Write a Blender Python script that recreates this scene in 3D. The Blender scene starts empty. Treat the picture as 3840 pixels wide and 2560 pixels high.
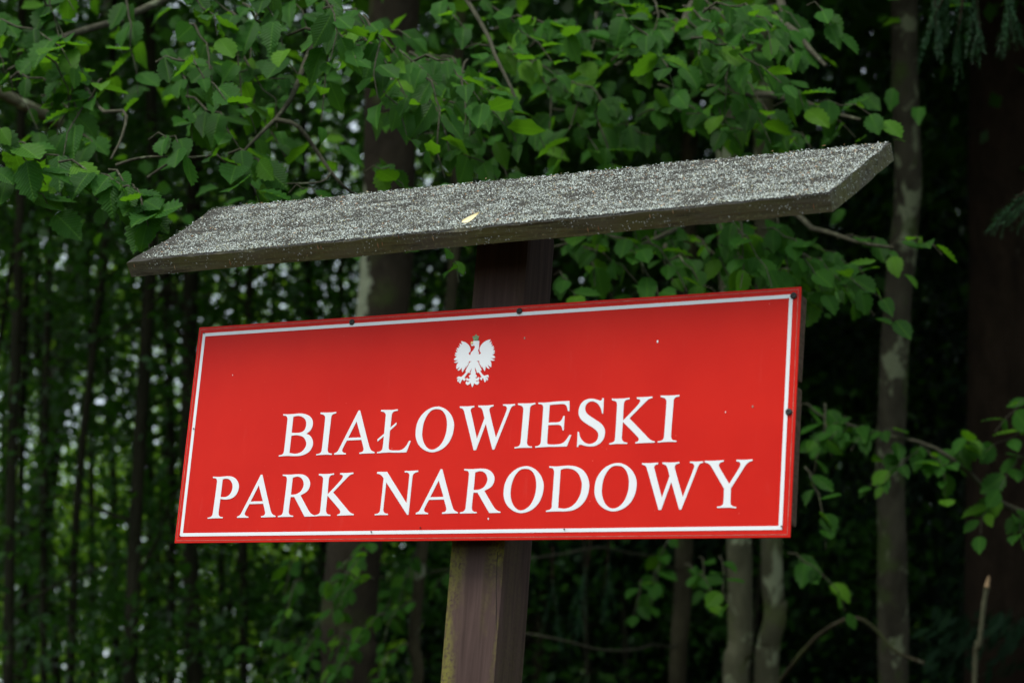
import bpy, bmesh, math, random
import numpy as np
from mathutils import Vector, Matrix, noise

rnd = random.Random(7)
npr = np.random.RandomState(11)
sc = bpy.context.scene
COL = sc.collection

# ------------------------------------------------------------------ camera
W, H = 3840.0, 2560.0
F = 8115.5
CX, CY = W / 2, H / 2
def _n(a): return a / np.linalg.norm(a)
Xd = _n(np.array([14929.3372, -882.518247, -F]))          # sign's long direction seen by the camera
Zd = _n(np.array([2515.18292, -32080.1003, F]))           # sign's upright direction
Xd[:] = Xd - Zd * (Xd @ Zd); Xd = _n(Xd)
Yd = np.cross(Zd, Xd)
MW = np.array([Xd, Yd, Zd])                                # camera axes -> world axes
ZO = 2.165                                                 # lower edge of the sign above the ground
CAM = np.array([2.44924145, -3.14184795, -0.56482763 + ZO])
FWD = MW @ np.array([0, 0, 1.0])
def ray(x, y): return MW @ np.array([(x - CX) / F, (y - CY) / F, 1.0])
def at(x, y, d):
    """point seen at full-size pixel x, y standing d metres away along the optical axis"""
    return Vector(CAM + ray(x, y) * d)
def at2(x, y, d): return at(x * 1.63265, y * 1.63265, d)
def on_y(x, y, yy):
    r = ray(x, y); return Vector(CAM + r * ((yy - CAM[1]) / r[1]))

cam_d = bpy.data.cameras.new('camera')
cam = bpy.data.objects.new('camera', cam_d); COL.objects.link(cam)
cam_d.sensor_width = 36.0; cam_d.lens = F / W * 36.0
cam_d.clip_start = 0.05; cam_d.clip_end = 2000
R = MW @ np.array([1, 0, 0.0]); U = MW @ np.array([0, -1.0, 0]); B = -FWD
cam.matrix_world = Matrix(((R[0], U[0], B[0], CAM[0]), (R[1], U[1], B[1], CAM[1]), (R[2], U[2], B[2], CAM[2]), (0, 0, 0, 1)))
cam_d.dof.use_dof = True
cam_d.dof.focus_distance = 4.02
cam_d.dof.aperture_fstop = 4.5
cam_d.dof.aperture_blades = 0
sc.camera = cam

# ------------------------------------------------------------------ sky, sun, exposure
SUN_EL, SUN_DIR = math.radians(59), Vector((-0.38, -0.80, 0)).normalized()
world = bpy.data.worlds.new('World'); sc.world = world; world.use_nodes = True
nt = world.node_tree
sky = nt.nodes.new('ShaderNodeTexSky'); sky.sky_type = 'NISHITA'; sky.sun_disc = False
sky.sun_elevation = SUN_EL; sky.sun_rotation = math.atan2(SUN_DIR.x, SUN_DIR.y)
sky.air_density = 1.0; sky.dust_density = 1.5; sky.ozone_density = 1.0
bg = nt.nodes['Background']; bg.inputs[1].default_value = 0.12
# thin even overcast veiling the blue sky all round, a little brighter overhead
wc = nt.nodes.new('ShaderNodeTexCoord'); wsep = nt.nodes.new('ShaderNodeSeparateXYZ'); nt.links.new(wc.outputs['Generated'], wsep.inputs[0])
wr = nt.nodes.new('ShaderNodeValToRGB'); wr.color_ramp.elements[0].position = 0.0; wr.color_ramp.elements[0].color = (0.47, 0.53, 0.555, 1)
wr.color_ramp.elements[1].position = 1.0; wr.color_ramp.elements[1].color = (0.90, 1.0, 1.05, 1); nt.links.new(wsep.outputs[2], wr.inputs[0])
wv = nt.nodes.new('ShaderNodeVectorMath'); wv.operation = 'SCALE'; wv.inputs['Scale'].default_value = 9.0; nt.links.new(wr.outputs[0], wv.inputs[0])
wm = nt.nodes.new('ShaderNodeMix'); wm.data_type = 'RGBA'; wm.inputs[0].default_value = 0.7
nt.links.new(sky.outputs[0], wm.inputs[6]); nt.links.new(wv.outputs[0], wm.inputs[7]); nt.links.new(wm.outputs[2], bg.inputs[0])
sd = bpy.data.lights.new('sun', 'SUN'); sun = bpy.data.objects.new('sun', sd); COL.objects.link(sun)
sd.energy = 1.5; sd.angle = math.radians(22); sd.color = (1.0, 0.96, 0.90)
tos = Vector((SUN_DIR.x * math.cos(SUN_EL), SUN_DIR.y * math.cos(SUN_EL), math.sin(SUN_EL)))
sun.rotation_euler = tos.to_track_quat('Z', 'Y').to_euler()
sun.location = (0, -10, 12)
vs = sc.view_settings
vs.view_transform = 'Standard'; vs.look = 'None'; vs.gamma = 1; vs.exposure = 1.08; vs.use_curve_mapping = False
sc.render.engine = 'CYCLES'
cy = sc.cycles
cy.max_bounces = 7; cy.diffuse_bounces = 4; cy.glossy_bounces = 2; cy.transmission_bounces = 4; cy.transparent_max_bounces = 4
cy.caustics_reflective = False; cy.caustics_refractive = False
cy.use_denoising = True
try: cy.denoiser = 'OPENIMAGEDENOISE'
except Exception: pass

# ------------------------------------------------------------------ helpers
def empty(name, loc=(0, 0, 0), label=None, cat=None, group=None):
    o = bpy.data.objects.new(name, None); COL.objects.link(o); o.location = loc
    o.empty_display_size = 0.1
    if label: o['label'] = label
    if cat: o['category'] = cat
    if group: o['group'] = group
    return o
def link(name, me, mat=None, parent=None, loc=None, kind=None, label=None, cat=None, group=None):
    o = bpy.data.objects.new(name, me); COL.objects.link(o)
    if mat and not me.materials: me.materials.append(mat)
    if parent: o.parent = parent
    if loc is not None: o.location = loc
    if kind: o['kind'] = kind
    if label: o['label'] = label
    if cat: o['category'] = cat
    if group: o['group'] = group
    return o
def mesh_np(name, verts, faces, uvs=None, smooth=True):
    """verts (n,3); faces (m,k) all with the same k; uvs (m*k,2)"""
    me = bpy.data.meshes.new(name)
    verts = np.asarray(verts, np.float32); faces = np.asarray(faces, np.int32)
    m, k = faces.shape
    me.vertices.add(len(verts)); me.vertices.foreach_set('co', verts.ravel())
    me.loops.add(m * k); me.loops.foreach_set('vertex_index', faces.ravel())
    me.polygons.add(m); me.polygons.foreach_set('loop_start', np.arange(0, m * k, k, dtype=np.int32))
    if uvs is not None:
        uv = me.uv_layers.new(name='UVMap'); uv.data.foreach_set('uv', np.asarray(uvs, np.float32).ravel())
    me.update(calc_edges=True); me.validate()
    if smooth: me.polygons.foreach_set('use_smooth', np.ones(len(me.polygons), bool))
    return me
def catmull(pts, n):
    """smooth points through a polyline"""
    P = [Vector(p) for p in pts]
    if len(P) < 3:
        return [P[0].lerp(P[-1], i / n) for i in range(n + 1)]
    out = []
    seg = len(P) - 1
    for i in range(n + 1):
        t = i / n * seg; k = min(int(t), seg - 1); u = t - k
        a = P[max(k - 1, 0)]; b = P[k]; c = P[k + 1]; d = P[min(k + 2, seg)]
        out.append(0.5 * ((2 * b) + (c - a) * u + (2 * a - 5 * b + 4 * c - d) * u * u + (3 * b - a - 3 * c + d) * u ** 3))
    return out
def tube_data(pts, r0, r1, sides=8, wob=0.0, power=1.0, seed=0, bulge=None):
    V, Fc = [], []
    n = len(pts)
    prev = Vector((1, 0, 0.13)).normalized()
    for i, p in enumerate(pts):
        t = (pts[min(i + 1, n - 1)] - pts[max(i - 1, 0)]).normalized()
        a = (prev - t * prev.dot(t)).normalized(); b = t.cross(a); prev = a
        r = r0 + (r1 - r0) * (i / (n - 1)) ** power
        for s in range(sides):
            an = 2 * math.pi * s / sides
            q = a * math.cos(an) + b * math.sin(an)
            k = 1 + (wob * noise.noise((p + q * r * 2) * (0.35 / max(r, .004)) + Vector((seed * 3.1, 0, 0))) if wob else 0)
            V.append(p + q * r * k)
    for i in range(n - 1):
        for s in range(sides):
            s2 = (s + 1) % sides
            Fc.append((i * sides + s, i * sides + s2, (i + 1) * sides + s2, (i + 1) * sides + s))
    return V, Fc
def tubes_mesh(name, tubes):
    V, Fc = [], []
    for v, f in tubes:
        o = len(V); V += [tuple(x) for x in v]; Fc += [tuple(i + o for i in q) for q in f]
    return mesh_np(name, V, Fc)

# ------------------------------------------------------------------ node helpers / materials
class N:
    def __init__(s, name):
        s.m = bpy.data.materials.new(name); s.m.use_nodes = True
        s.t = s.m.node_tree; s.b = s.t.nodes['Principled BSDF']; s.o = s.t.nodes['Material Output']
    def n(s, typ, **kw):
        x = s.t.nodes.new(typ)
        for k, v in kw.items():
            if k.startswith('i_'):
                key = k[2:]; x.inputs[int(key) if key.isdigit() else key.replace('_', ' ')].default_value = v
            else: setattr(x, k, v)
        return x
    def l(s, a, b): s.t.links.new(a, b)
    def coord(s, which='Object', scale=(1, 1, 1)):
        c = s.n('ShaderNodeTexCoord'); m = s.n('ShaderNodeMapping'); m.inputs['Scale'].default_value = scale
        s.l(c.outputs[which], m.inputs[0]); return m.outputs[0]
    def noise(s, co, scale, detail=4, rough=0.55, dist=0.0):
        x = s.n('ShaderNodeTexNoise'); x.inputs['Scale'].default_value = scale; x.inputs['Detail'].default_value = detail
        x.inputs['Roughness'].default_value = rough; x.inputs['Distortion'].default_value = dist
        if co is not None: s.l(co, x.inputs['Vector'])
        return x.outputs['Fac']
    def ramp(s, fac, stops, interp='LINEAR'):
        x = s.n('ShaderNodeValToRGB'); r = x.color_ramp; r.interpolation = interp
        while len(r.elements) > 1: r.elements.remove(r.elements[-1])
        r.elements[0].position = stops[0][0]; r.elements[0].color = (*stops[0][1], 1) if len(stops[0][1]) == 3 else stops[0][1]
        for p, c in stops[1:]:
            e = r.elements.new(p); e.color = (*c, 1) if len(c) == 3 else c
        s.l(fac, x.inputs[0]); return x.outputs[0]
    def mix(s, fac, a, b, blend='MIX'):
        x = s.n('ShaderNodeMix'); x.data_type = 'RGBA'; x.blend_type = blend
        for sock, v in ((x.inputs[0], fac), (x.inputs[6], a), (x.inputs[7], b)):
            if hasattr(v, 'is_linked'): s.l(v, sock)
            elif isinstance(v, (tuple, list)): sock.default_value = (*v, 1) if len(v) == 3 else v
            else: sock.default_value = v
        return x.outputs[2]
    def math(s, op, a, b=None):
        x = s.n('ShaderNodeMath'); x.operation = op
        for sock, v in ((x.inputs[0], a), (x.inputs[1], b)):
            if v is None: continue
            if hasattr(v, 'is_linked'): s.l(v, sock)
            else: sock.default_value = v
        return x.outputs[0]
    def bump(s, h, strength=0.3, dist=0.002):
        x = s.n('ShaderNodeBump'); x.inputs['Strength'].default_value = strength; x.inputs['Distance'].default_value = dist
        s.l(h, x.inputs['Height']); s.l(x.outputs[0], s.b.inputs['Normal']); return x.outputs[0]
    def set(s, **kw):
        for k, v in kw.items():
            sock = s.b.inputs[k.replace('_', ' ')]
            if hasattr(v, 'is_linked'): s.l(v, sock)
            elif isinstance(v, tuple): sock.default_value = (*v, 1) if len(v) == 3 else v
            else: sock.default_value = v
K3 = (0, 0, 0); W3 = (1, 1, 1)

def leaf_material(name, dark, mid, light, trans=0.35, rough=0.42, spec=0.35, veins=True):
    s = N(name)
    oi = s.n('ShaderNodeObjectInfo'); ge = s.n('ShaderNodeNewGeometry')
    r = s.math('FRACT', s.math('ADD', oi.outputs['Random'], ge.outputs['Random Per Island']))
    col = s.ramp(r, [(0.0, dark), (0.55, mid), (0.86, mid), (1.0, light)])
    co = s.coord('Object')
    col = s.mix(s.math('MULTIPLY', s.noise(co, 30, 2), 0.25), col, tuple(c * 1.5 for c in mid))
    if veins:
        uv = s.n('ShaderNodeUVMap'); sep = s.n('ShaderNodeSeparateXYZ'); s.l(uv.outputs[0], sep.inputs[0])
        ax = s.math('ABSOLUTE', s.math('SUBTRACT', sep.outputs[0], 0.5))
        ph = s.math('SUBTRACT', sep.outputs[1], s.math('MULTIPLY', ax, 0.75))
        saw = s.math('ABSOLUTE', s.math('SUBTRACT', s.math('FRACT', s.math('MULTIPLY', ph, 11.0)), 0.5))
        mid_v = s.ramp(ax, [(0.0, W3), (0.035, K3)])
        vein = s.ramp(saw, [(0.0, W3), (0.12, K3)])
        vm = s.math('MAXIMUM', s.math('MULTIPLY', vein, 0.35), mid_v)
        col = s.mix(s.math('MULTIPLY', vm, 0.30), col, tuple(min(1, c * 1.9 + .015) for c in light))
        s.bump(saw, 0.38, 0.010)
    s.set(Base_Color=col, Roughness=rough, Specular_IOR_Level=spec)
    tr = s.n('ShaderNodeBsdfTranslucent')
    tc = s.mix(0.6, col, (light[0] * 1.6, light[1] * 1.7, light[2] * .7))
    s.l(tc, tr.inputs[0])
    mx = s.n('ShaderNodeMixShader'); mx.inputs[0].default_value = trans
    s.l(s.b.outputs[0], mx.inputs[1]); s.l(tr.outputs[0], mx.inputs[2]); s.l(mx.outputs[0], s.o.inputs[0])
    return s.m

M = {}
M['leaf'] = leaf_material('hornbeam_leaf', (0.009, 0.040, 0.005), (0.021, 0.088, 0.008), (0.088, 0.215, 0.010), 0.42, .5, .12)
M['leaf_mass'] = leaf_material('woodland_leaf', (0.014, 0.055, 0.007), (0.024, 0.085, 0.009), (0.055, 0.155, 0.013), 0.42, veins=False)
M['leaf_far'] = leaf_material('glade_leaf', (0.085, 0.175, 0.016), (0.125, 0.235, 0.020), (0.190, 0.320, 0.028), 0.50, .6, .1, veins=False)  # paler leaf green: the sunlit glow of the far wood is in the colour
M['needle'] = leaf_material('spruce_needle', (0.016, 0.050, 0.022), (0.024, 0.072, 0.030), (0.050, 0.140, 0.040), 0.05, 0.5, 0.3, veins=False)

M['needle_dark'] = leaf_material('shaded_spruce_needle', (0.007, 0.022, 0.009), (0.011, 0.032, 0.013), (0.018, 0.050, 0.016), 0.05, 0.6, 0.1, veins=False)  # darker copy of the spruce green, with the gloom put into the colour
def bark(name, a, b, lichen, amount, scale=14.0, moss=None):
    s = N(name); co = s.coord('Object', (1, 1, 0.45))
    base = s.ramp(s.noise(co, scale, 6, .6, .4), [(0.3, a), (0.7, b)])
    patch = s.ramp(s.noise(s.coord('Object', (1, 1, 0.7)), scale * .75, 4, .55, .6), [(amount, K3), (amount + 0.06, W3)])
    col = s.mix(patch, base, lichen)
    if moss:
        col = s.mix(s.ramp(s.noise(s.coord('Object'), scale * .45, 3), [(0.55, K3), (0.66, W3)]), col, moss)
    s.bump(s.noise(co, scale * 4, 5, .65), 0.7, 0.02)
    s.set(Base_Color=col, Roughness=0.9, Specular_IOR_Level=0.15); return s.m
M['bark_pale'] = bark('lichen_bark', (0.062, 0.060, 0.034), (0.135, 0.132, 0.076), (0.29, 0.32, 0.19), 0.57, 9, (0.10, 0.12, 0.04))
M['bark_brown'] = bark('brown_bark', (0.028, 0.024, 0.013), (0.066, 0.058, 0.032), (0.22, 0.24, 0.16), 0.63, 9, (0.07, 0.08, 0.03))
def side_lichen(m_, z_lo, z_hi):
    t = m_.node_tree; pb = t.nodes['Principled BSDF']; src = pb.inputs['Base Color'].links[0].from_socket
    g = t.nodes.new('ShaderNodeNewGeometry'); d = t.nodes.new('ShaderNodeVectorMath'); d.operation = 'DOT_PRODUCT'; d.inputs[1].default_value = tuple(-R * .93 - FWD * .3)
    t.links.new(g.outputs['Normal'], d.inputs[0])
    nz = t.nodes.new('ShaderNodeTexNoise'); nz.inputs['Scale'].default_value = 11; nz.inputs['Detail'].default_value = 4
    tc = t.nodes.new('ShaderNodeTexCoord'); t.links.new(tc.outputs['Object'], nz.inputs['Vector'])
    ad = t.nodes.new('ShaderNodeMath'); ad.operation = 'ADD'; t.links.new(d.outputs['Value'], ad.inputs[0]); t.links.new(nz.outputs['Fac'], ad.inputs[1])
    r = t.nodes.new('ShaderNodeValToRGB'); r.color_ramp.elements[0].position = .0; e = r.color_ramp.elements
    mr = t.nodes.new('ShaderNodeMapRange'); mr.inputs[1].default_value = 1.20; mr.inputs[2].default_value = 1.32
    sx = t.nodes.new('ShaderNodeSeparateXYZ'); t.links.new(tc.outputs['Object'], sx.inputs[0])       # the lichen sheet grows over one stretch of the trunk only
    wz = t.nodes.new('ShaderNodeMapRange'); wz.inputs[1].default_value = z_hi; wz.inputs[2].default_value = z_hi + .25; wz.inputs[3].default_value = 0; wz.inputs[4].default_value = 1; t.links.new(sx.outputs[2], wz.inputs[0])
    wl = t.nodes.new('ShaderNodeMapRange'); wl.inputs[1].default_value = z_lo; wl.inputs[2].default_value = z_lo - .35; wl.inputs[3].default_value = 0; wl.inputs[4].default_value = .9; t.links.new(sx.outputs[2], wl.inputs[0])
    s1 = t.nodes.new('ShaderNodeMath'); s1.operation = 'SUBTRACT'; t.links.new(ad.outputs[0], s1.inputs[0]); t.links.new(wz.outputs[0], s1.inputs[1])
    s2 = t.nodes.new('ShaderNodeMath'); s2.operation = 'SUBTRACT'; t.links.new(s1.outputs[0], s2.inputs[0]); t.links.new(wl.outputs[0], s2.inputs[1]); t.links.new(s2.outputs[0], mr.inputs[0])
    mx = t.nodes.new('ShaderNodeMix'); mx.data_type = 'RGBA'; t.links.new(mr.outputs[0], mx.inputs[0]); t.links.new(src, mx.inputs[6]); mx.inputs[7].default_value = (.30, .33, .22, 1)
    t.nodes.remove(r); t.links.new(mx.outputs[2], pb.inputs['Base Color'])
M['bark_strip'] = bark('bark_with_pale_flank', (0.020, 0.016, 0.010), (0.048, 0.038, 0.024), (0.20, 0.22, 0.15), 0.68, 9, (0.05, 0.06, 0.02)); side_lichen(M['bark_strip'], at2(840, 1150, 8.6).z, at2(840, 480, 8.6).z)
M['bark_mottled'] = bark('mottled_bark', (0.030, 0.026, 0.017), (0.075, 0.068, 0.044), (0.185, 0.205, 0.12), 0.555, 13, (0.05, 0.07, 0.02))
M['bark_dark'] = bark('dark_bark', (0.017, 0.017, 0.009), (0.040, 0.038, 0.022), (0.10, 0.11, 0.07), 0.70, 8)
M['bark_spruce'] = bark('spruce_bark', (0.014, 0.009, 0.005), (0.036, 0.023, 0.014), (0.06, 0.055, 0.04), 0.70, 12)
M['twig'] = bark('twig_bark', (0.042, 0.041, 0.026), (0.085, 0.083, 0.052), (0.15, 0.165, 0.10), 0.62, 40)

# ------------------------------------------------------------------ ground
s = N('forest_floor'); co = s.coord('Object')
col = s.ramp(s.noise(co, 3.0, 8, .65), [(0.3, (0.020, 0.014, 0.008)), (0.55, (0.050, 0.035, 0.018)), (0.75, (0.030, 0.055, 0.014))])
s.bump(s.noise(co, 25, 6), 0.8, 0.05); s.set(Base_Color=col, Roughness=0.95)
gx = 60
gv, gf = [], []
for j in range(gx + 1):
    for i in range(gx + 1):
        x = (i / gx - .5); y = (j / gx - .5)
        x = math.copysign(abs(x) ** 2.2 * 2 ** 2.2 * 600, x); y = math.copysign(abs(y) ** 2.2 * 2 ** 2.2 * 600, y)
        z = 0.06 * noise.noise(Vector((x * .4, y * .4, 0))) if abs(x) < 60 and abs(y) < 60 else 0
        gv.append((x, y, z - 0.02))
for j in range(gx):
    for i in range(gx):
        a = j * (gx + 1) + i; gf.append((a, a + 1, a + gx + 2, a + gx + 1))
link('ground', mesh_np('ground', gv, gf), s.m, kind='structure')

# ------------------------------------------------------------------ the park sign
SX = 1.2; SH = 0.4086
sign = empty('park_sign', (0.616, 0.09, 0), 'red enamel park sign with white lettering on a brown post under a lichen-covered plank', 'sign')
SL = -Vector((0.616, 0.09, 0))

# --- wood materials
s = N('weathered_plank'); co = s.coord('Object', (0.6, 9, 9))
g = s.noise(co, 9, 8, .65, .6)
base = s.ramp(g, [(0.25, (0.050, 0.045, 0.032)), (0.5, (0.115, 0.106, 0.076)), (0.8, (0.19, 0.178, 0.135))])
moss = s.ramp(s.noise(s.coord('Object', (.7, 1.5, 1.5)), 7, 6, .6), [(0.36, K3), (0.60, W3)])
base = s.mix(s.math('MULTIPLY', moss, 0.75), base, (0.120, 0.122, 0.036))
fine = s.ramp(s.noise(s.coord('Object'), 150, 3), [(0.56, K3), (0.66, W3)])
base = s.mix(s.math('MULTIPLY', fine, .6), base, (0.19, 0.20, 0.10))
dk = s.ramp(s.noise(s.coord('Object', (.35, 3, 3)), 26, 5, .7), [(0.30, W3), (0.46, K3)])
base = s.mix(s.math('MULTIPLY', dk, .75), base, (0.022, 0.020, 0.014))
gn = s.n('ShaderNodeNewGeometry'); sn = s.n('ShaderNodeSeparateXYZ'); s.l(gn.outputs['Normal'], sn.inputs[0])
top = s.ramp(sn.outputs[2], [(0.55, K3), (0.7, W3)])
grey = s.ramp(g, [(0.25, (0.018, 0.017, 0.014)), (0.55, (0.048, 0.046, 0.039)), (0.8, (0.105, 0.102, 0.088))])
base = s.mix(top, base, grey)
s.bump(g, 0.6, 0.004); s.set(Base_Color=base, Roughness=0.92, Specular_IOR_Level=0.1); M['plank'] = s.m

s = N('post_paint'); co = s.coord('Object', (9, 9, 0.5))
g = s.noise(co, 10, 7, .6, .3)
base = s.ramp(g, [(0.25, (0.040, 0.025, 0.021)), (0.6, (0.074, 0.047, 0.040)), (0.85, (0.108, 0.073, 0.061))])
geo = s.coord('Object'); sp = s.n('ShaderNodeSeparateXYZ'); s.l(geo, sp.inputs[0])
edge = s.ramp(s.math('ABSOLUTE', sp.outputs[0]), [(0.014, K3), (0.050, W3)])
alg = s.math('MULTIPLY', edge, s.ramp(s.noise(s.coord('Object', (1, 1, .35)), 13, 4, .6), [(0.40, K3), (0.56, W3)]))
gn = s.n('ShaderNodeNewGeometry'); sn = s.n('ShaderNodeSeparateXYZ'); s.l(gn.outputs['Normal'], sn.inputs[0])
alg = s.math('MULTIPLY', alg, s.ramp(sn.outputs[0], [(0.15, W3), (0.75, (.12, .12, .12))]))
alg = s.math('MULTIPLY', alg, s.ramp(s.math('ADD', sp.outputs[2], .5), [(.50, W3), (.60, (.05, .05, .05))]))   # stays dry, so bare, up under the roof
alg = s.math('MULTIPLY', alg, s.ramp(s.noise(s.coord('Object'), 190, 3), [(0.30, K3), (0.55, W3)]))
base = s.mix(s.math('MULTIPLY', alg, .9), base, (0.190, 0.185, 0.030))
s.bump(g, 0.35, 0.003); s.set(Base_Color=base, Roughness=0.75, Specular_IOR_Level=0.1); M['post'] = s.m

s = N('backing_board_wood'); co = s.coord('Object', (0.5, 6, 8))
g = s.noise(co, 14, 6, .65, .4)
s.set(Base_Color=s.ramp(g, [(0.3, (0.05, 0.033, 0.022)), (0.7, (0.130, 0.088, 0.060))]), Roughness=0.9, Specular_IOR_Level=0.1); s.bump(g, .6, .004); M['board'] = s.m

s = N('red_enamel'); co = s.coord('Object')
col = s.mix(s.ramp(s.noise(co, 4, 5, .6), [(.3, K3), (.7, W3)]), (0.540, 0.011, 0.006), (0.620, 0.018, 0.0085))
sm_ = s.ramp(s.noise(s.coord('Object', (9, 9, 1.2)), 7, 4, .6), [(.62, K3), (.80, W3)])
col = s.mix(s.math('MULTIPLY', sm_, .05), col, (0.60, 0.30, 0.24))
spk = s.ramp(s.noise(co, 210, 2, .4), [(0.775, K3), (0.80, W3)])
col = s.mix(s.math('MULTIPLY', spk, .55), col, (0.75, 0.32, 0.26))
s.bump(s.noise(co, 120, 3), 0.10, 0.001)
s.set(Base_Color=col, Roughness=s.ramp(s.noise(co, 9, 4), [(0.3, (.30,) * 3), (0.7, (.42,) * 3)]), Specular_IOR_Level=0.10); M['red'] = s.m
s = N('white_enamel'); co = s.coord('Object')
s.set(Base_Color=s.mix(s.noise(co, 14, 4), (0.80, 0.81, 0.81), (0.74, 0.75, 0.76)), Roughness=0.4, Specular_IOR_Level=0.2); M['white'] = s.m
s = N('crown_green'); s.set(Base_Color=s.ramp(s.noise(s.coord('Object'), 260, 3), [(0.35, (0.07, 0.14, 0.05)), (0.7, (0.20, 0.30, 0.12))]), Roughness=0.4); M['crown'] = s.m
s = N('beak_yellow'); s.set(Base_Color=s.mix(s.noise(s.coord('Object'), 90, 2), (0.72, 0.55, 0.16), (0.80, 0.66, 0.30)), Roughness=0.4); M['beak'] = s.m
s = N('screw_steel'); s.set(Base_Color=s.ramp(s.noise(s.coord('Object'), 400, 3), [(0.3, (0.012, 0.012, 0.012)), (0.7, (0.05, 0.045, 0.04))]), Roughness=0.55, Metallic=0.4); M['screw'] = s.m
s = N('panel_edge'); s.set(Base_Color=s.ramp(s.noise(s.coord('Object'), 60, 3), [(0.3, (0.20, 0.05, 0.04)), (0.7, (0.42, 0.30, 0.22))]), Roughness=0.6); M['edge'] = s.m

def bevel_box(name, lo, hi, mat, parent, bev=0.003, seg=2, cuts=0, jitter=0.0, origin=None, seed=1):
    bm = bmesh.new()
    bmesh.ops.create_cube(bm, size=1.0)
    lo, hi = Vector(lo), Vector(hi)
    for v in bm.verts:
        v.co = Vector([lo[i] + (v.co[i] + .5) * (hi[i] - lo[i]) for i in range(3)])
    if bev: bmesh.ops.bevel(bm, geom=list(bm.edges), offset=bev, segments=seg, affect='EDGES', profile=.6)
    if cuts:
        ax = max(range(3), key=lambda i: hi[i] - lo[i])
        es = [e for e in bm.edges if abs((e.verts[0].co - e.verts[1].co)[ax]) > .5 * (hi - lo)[ax]]
        bmesh.ops.subdivide_edges(bm, edges=es, cuts=cuts, use_grid_fill=True)
        for v in bm.verts:
            v.co += Vector((noise.noise(v.co * 9 + Vector((seed, 0, 0))), noise.noise(v.co * 9 + Vector((0, seed, 7))), noise.noise(v.co * 9 + Vector((3, 0, seed))))) * jitter
    o0 = Vector(origin) if origin is not None else (lo + hi) / 2
    for v in bm.verts: v.co -= o0
    me = bpy.data.meshes.new(name); bm.to_mesh(me); bm.free()
    for p in me.polygons: p.use_smooth = False
    o = link(name, me, mat, parent); o.location = o0 + SL if parent is sign else o0
    return o

# --- post (leans a hair, chamfered arrises)
PX0, PX1, PY0, PY1 = 0.5615, 0.6690, 0.040, 0.142
post = bevel_box('post', (PX0, PY0, -0.3), (PX1, PY1, ZO + 0.575), M['post'], sign, bev=0.009, seg=2, cuts=40, jitter=0.0014, origin=((PX0 + PX1) / 2, (PY0 + PY1) / 2, ZO))
# wedge off the post's top so it meets the sloping plank
TH = math.radians(35.5); du = Vector((0, math.cos(TH), math.sin(TH))); dn = Vector((0, math.sin(TH), -math.cos(TH)))
FY = -0.10; FZ = on_y(1792, 848, FY).z            # front upper edge of the plank, middle
pl0 = Vector((0.6, FY, FZ))
bm = bmesh.new(); bm.from_mesh(post.data)
pco = pl0 + dn * 0.0345 - Vector(((PX0 + PX1) / 2, (PY0 + PY1) / 2, ZO))
r_ = bmesh.ops.bisect_plane(bm, geom=bm.verts[:] + bm.edges[:] + bm.faces[:], plane_co=pco, plane_no=-dn, clear_outer=True)
bmesh.ops.contextual_create(bm, geom=[e for e in r_['geom_cut'] if isinstance(e, bmesh.types.BMEdge)])
bm.to_mesh(post.data); bm.free()
# narrow drying crack in the post's face near its right arris
cv, cf = tube_data(catmull([(0.6560, PY0 + .0004, ZO - .012), (0.6575, PY0 + .0004, ZO - .06), (0.6625, PY0 + .0004, ZO - .12), (0.6655, PY0 + .002, ZO - .165)], 10), 0.0011, 0.0004, 5)
s = N('crack_dark'); s.set(Base_Color=(0.012, 0.009, 0.008), Roughness=1.0); M['crack'] = s.m
link('crack', tubes_mesh('crack', [(cv, cf)]), M['crack'], post, loc=-Vector(((PX0 + PX1) / 2, (PY0 + PY1) / 2, ZO)))

# --- backing boards
bd = bevel_box('backing_board', (0.028, 0.0035, ZO + 0.262), (1.1965, 0.0365, ZO + 0.404), M['board'], sign, bev=.004, cuts=24, jitter=.0012, seed=3)
bd.rotation_euler = (0, math.radians(0.52), 0)
bd2 = bevel_box('backing_board', (0.030, 0.0035, ZO + 0.022), (1.1960, 0.0360, ZO + 0.247), M['board'], sign, bev=.004, cuts=24, jitter=.0012, seed=5)

# --- red panel
pan = bevel_box('sign_panel', (0, 0, ZO), (SX, 0.003, ZO + SH), M['red'], sign, bev=.0007, seg=1, origin=(0, 0, ZO))
def plane_pt(x, y):
    p = on_y(x, y, 0.0); return (p.x, p.z - ZO)
def decal(name, loops, mat, parent, off=0.0004, thick=0.00018):
    cu = bpy.data.curves.new(name, 'CURVE'); cu.dimensions = '2D'; cu.fill_mode = 'BOTH'; cu.extrude = thick
    for lp in loops:
        sp = cu.splines.new('POLY'); sp.points.add(len(lp) - 1); sp.use_cyclic_u = True
        for p, q in zip(sp.points, lp): p.co = (q[0], q[1], 0, 1)
    to = bpy.data.objects.new('tmp', cu); COL.objects.link(to)
    me = bpy.data.meshes.new_from_object(to.evaluated_get(bpy.context.evaluated_depsgraph_get()))
    bpy.data.objects.remove(to); bpy.data.curves.remove(cu)
    co = np.empty(len(me.vertices) * 3, np.float32); me.vertices.foreach_get('co', co); co = co.reshape(-1, 3)
    c = np.array([(co[:, 0].min() + co[:, 0].max()) / 2, (co[:, 1].min() + co[:, 1].max()) / 2])
    out = np.stack([co[:, 0] - c[0], -co[:, 2], co[:, 1] - c[1]], 1)
    me.vertices.foreach_set('co', out.ravel()); me.update(); me.name = name; me.materials.clear()
    o = link(name, me, mat, parent); o.location = (c[0], -off, c[1]); return o
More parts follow.
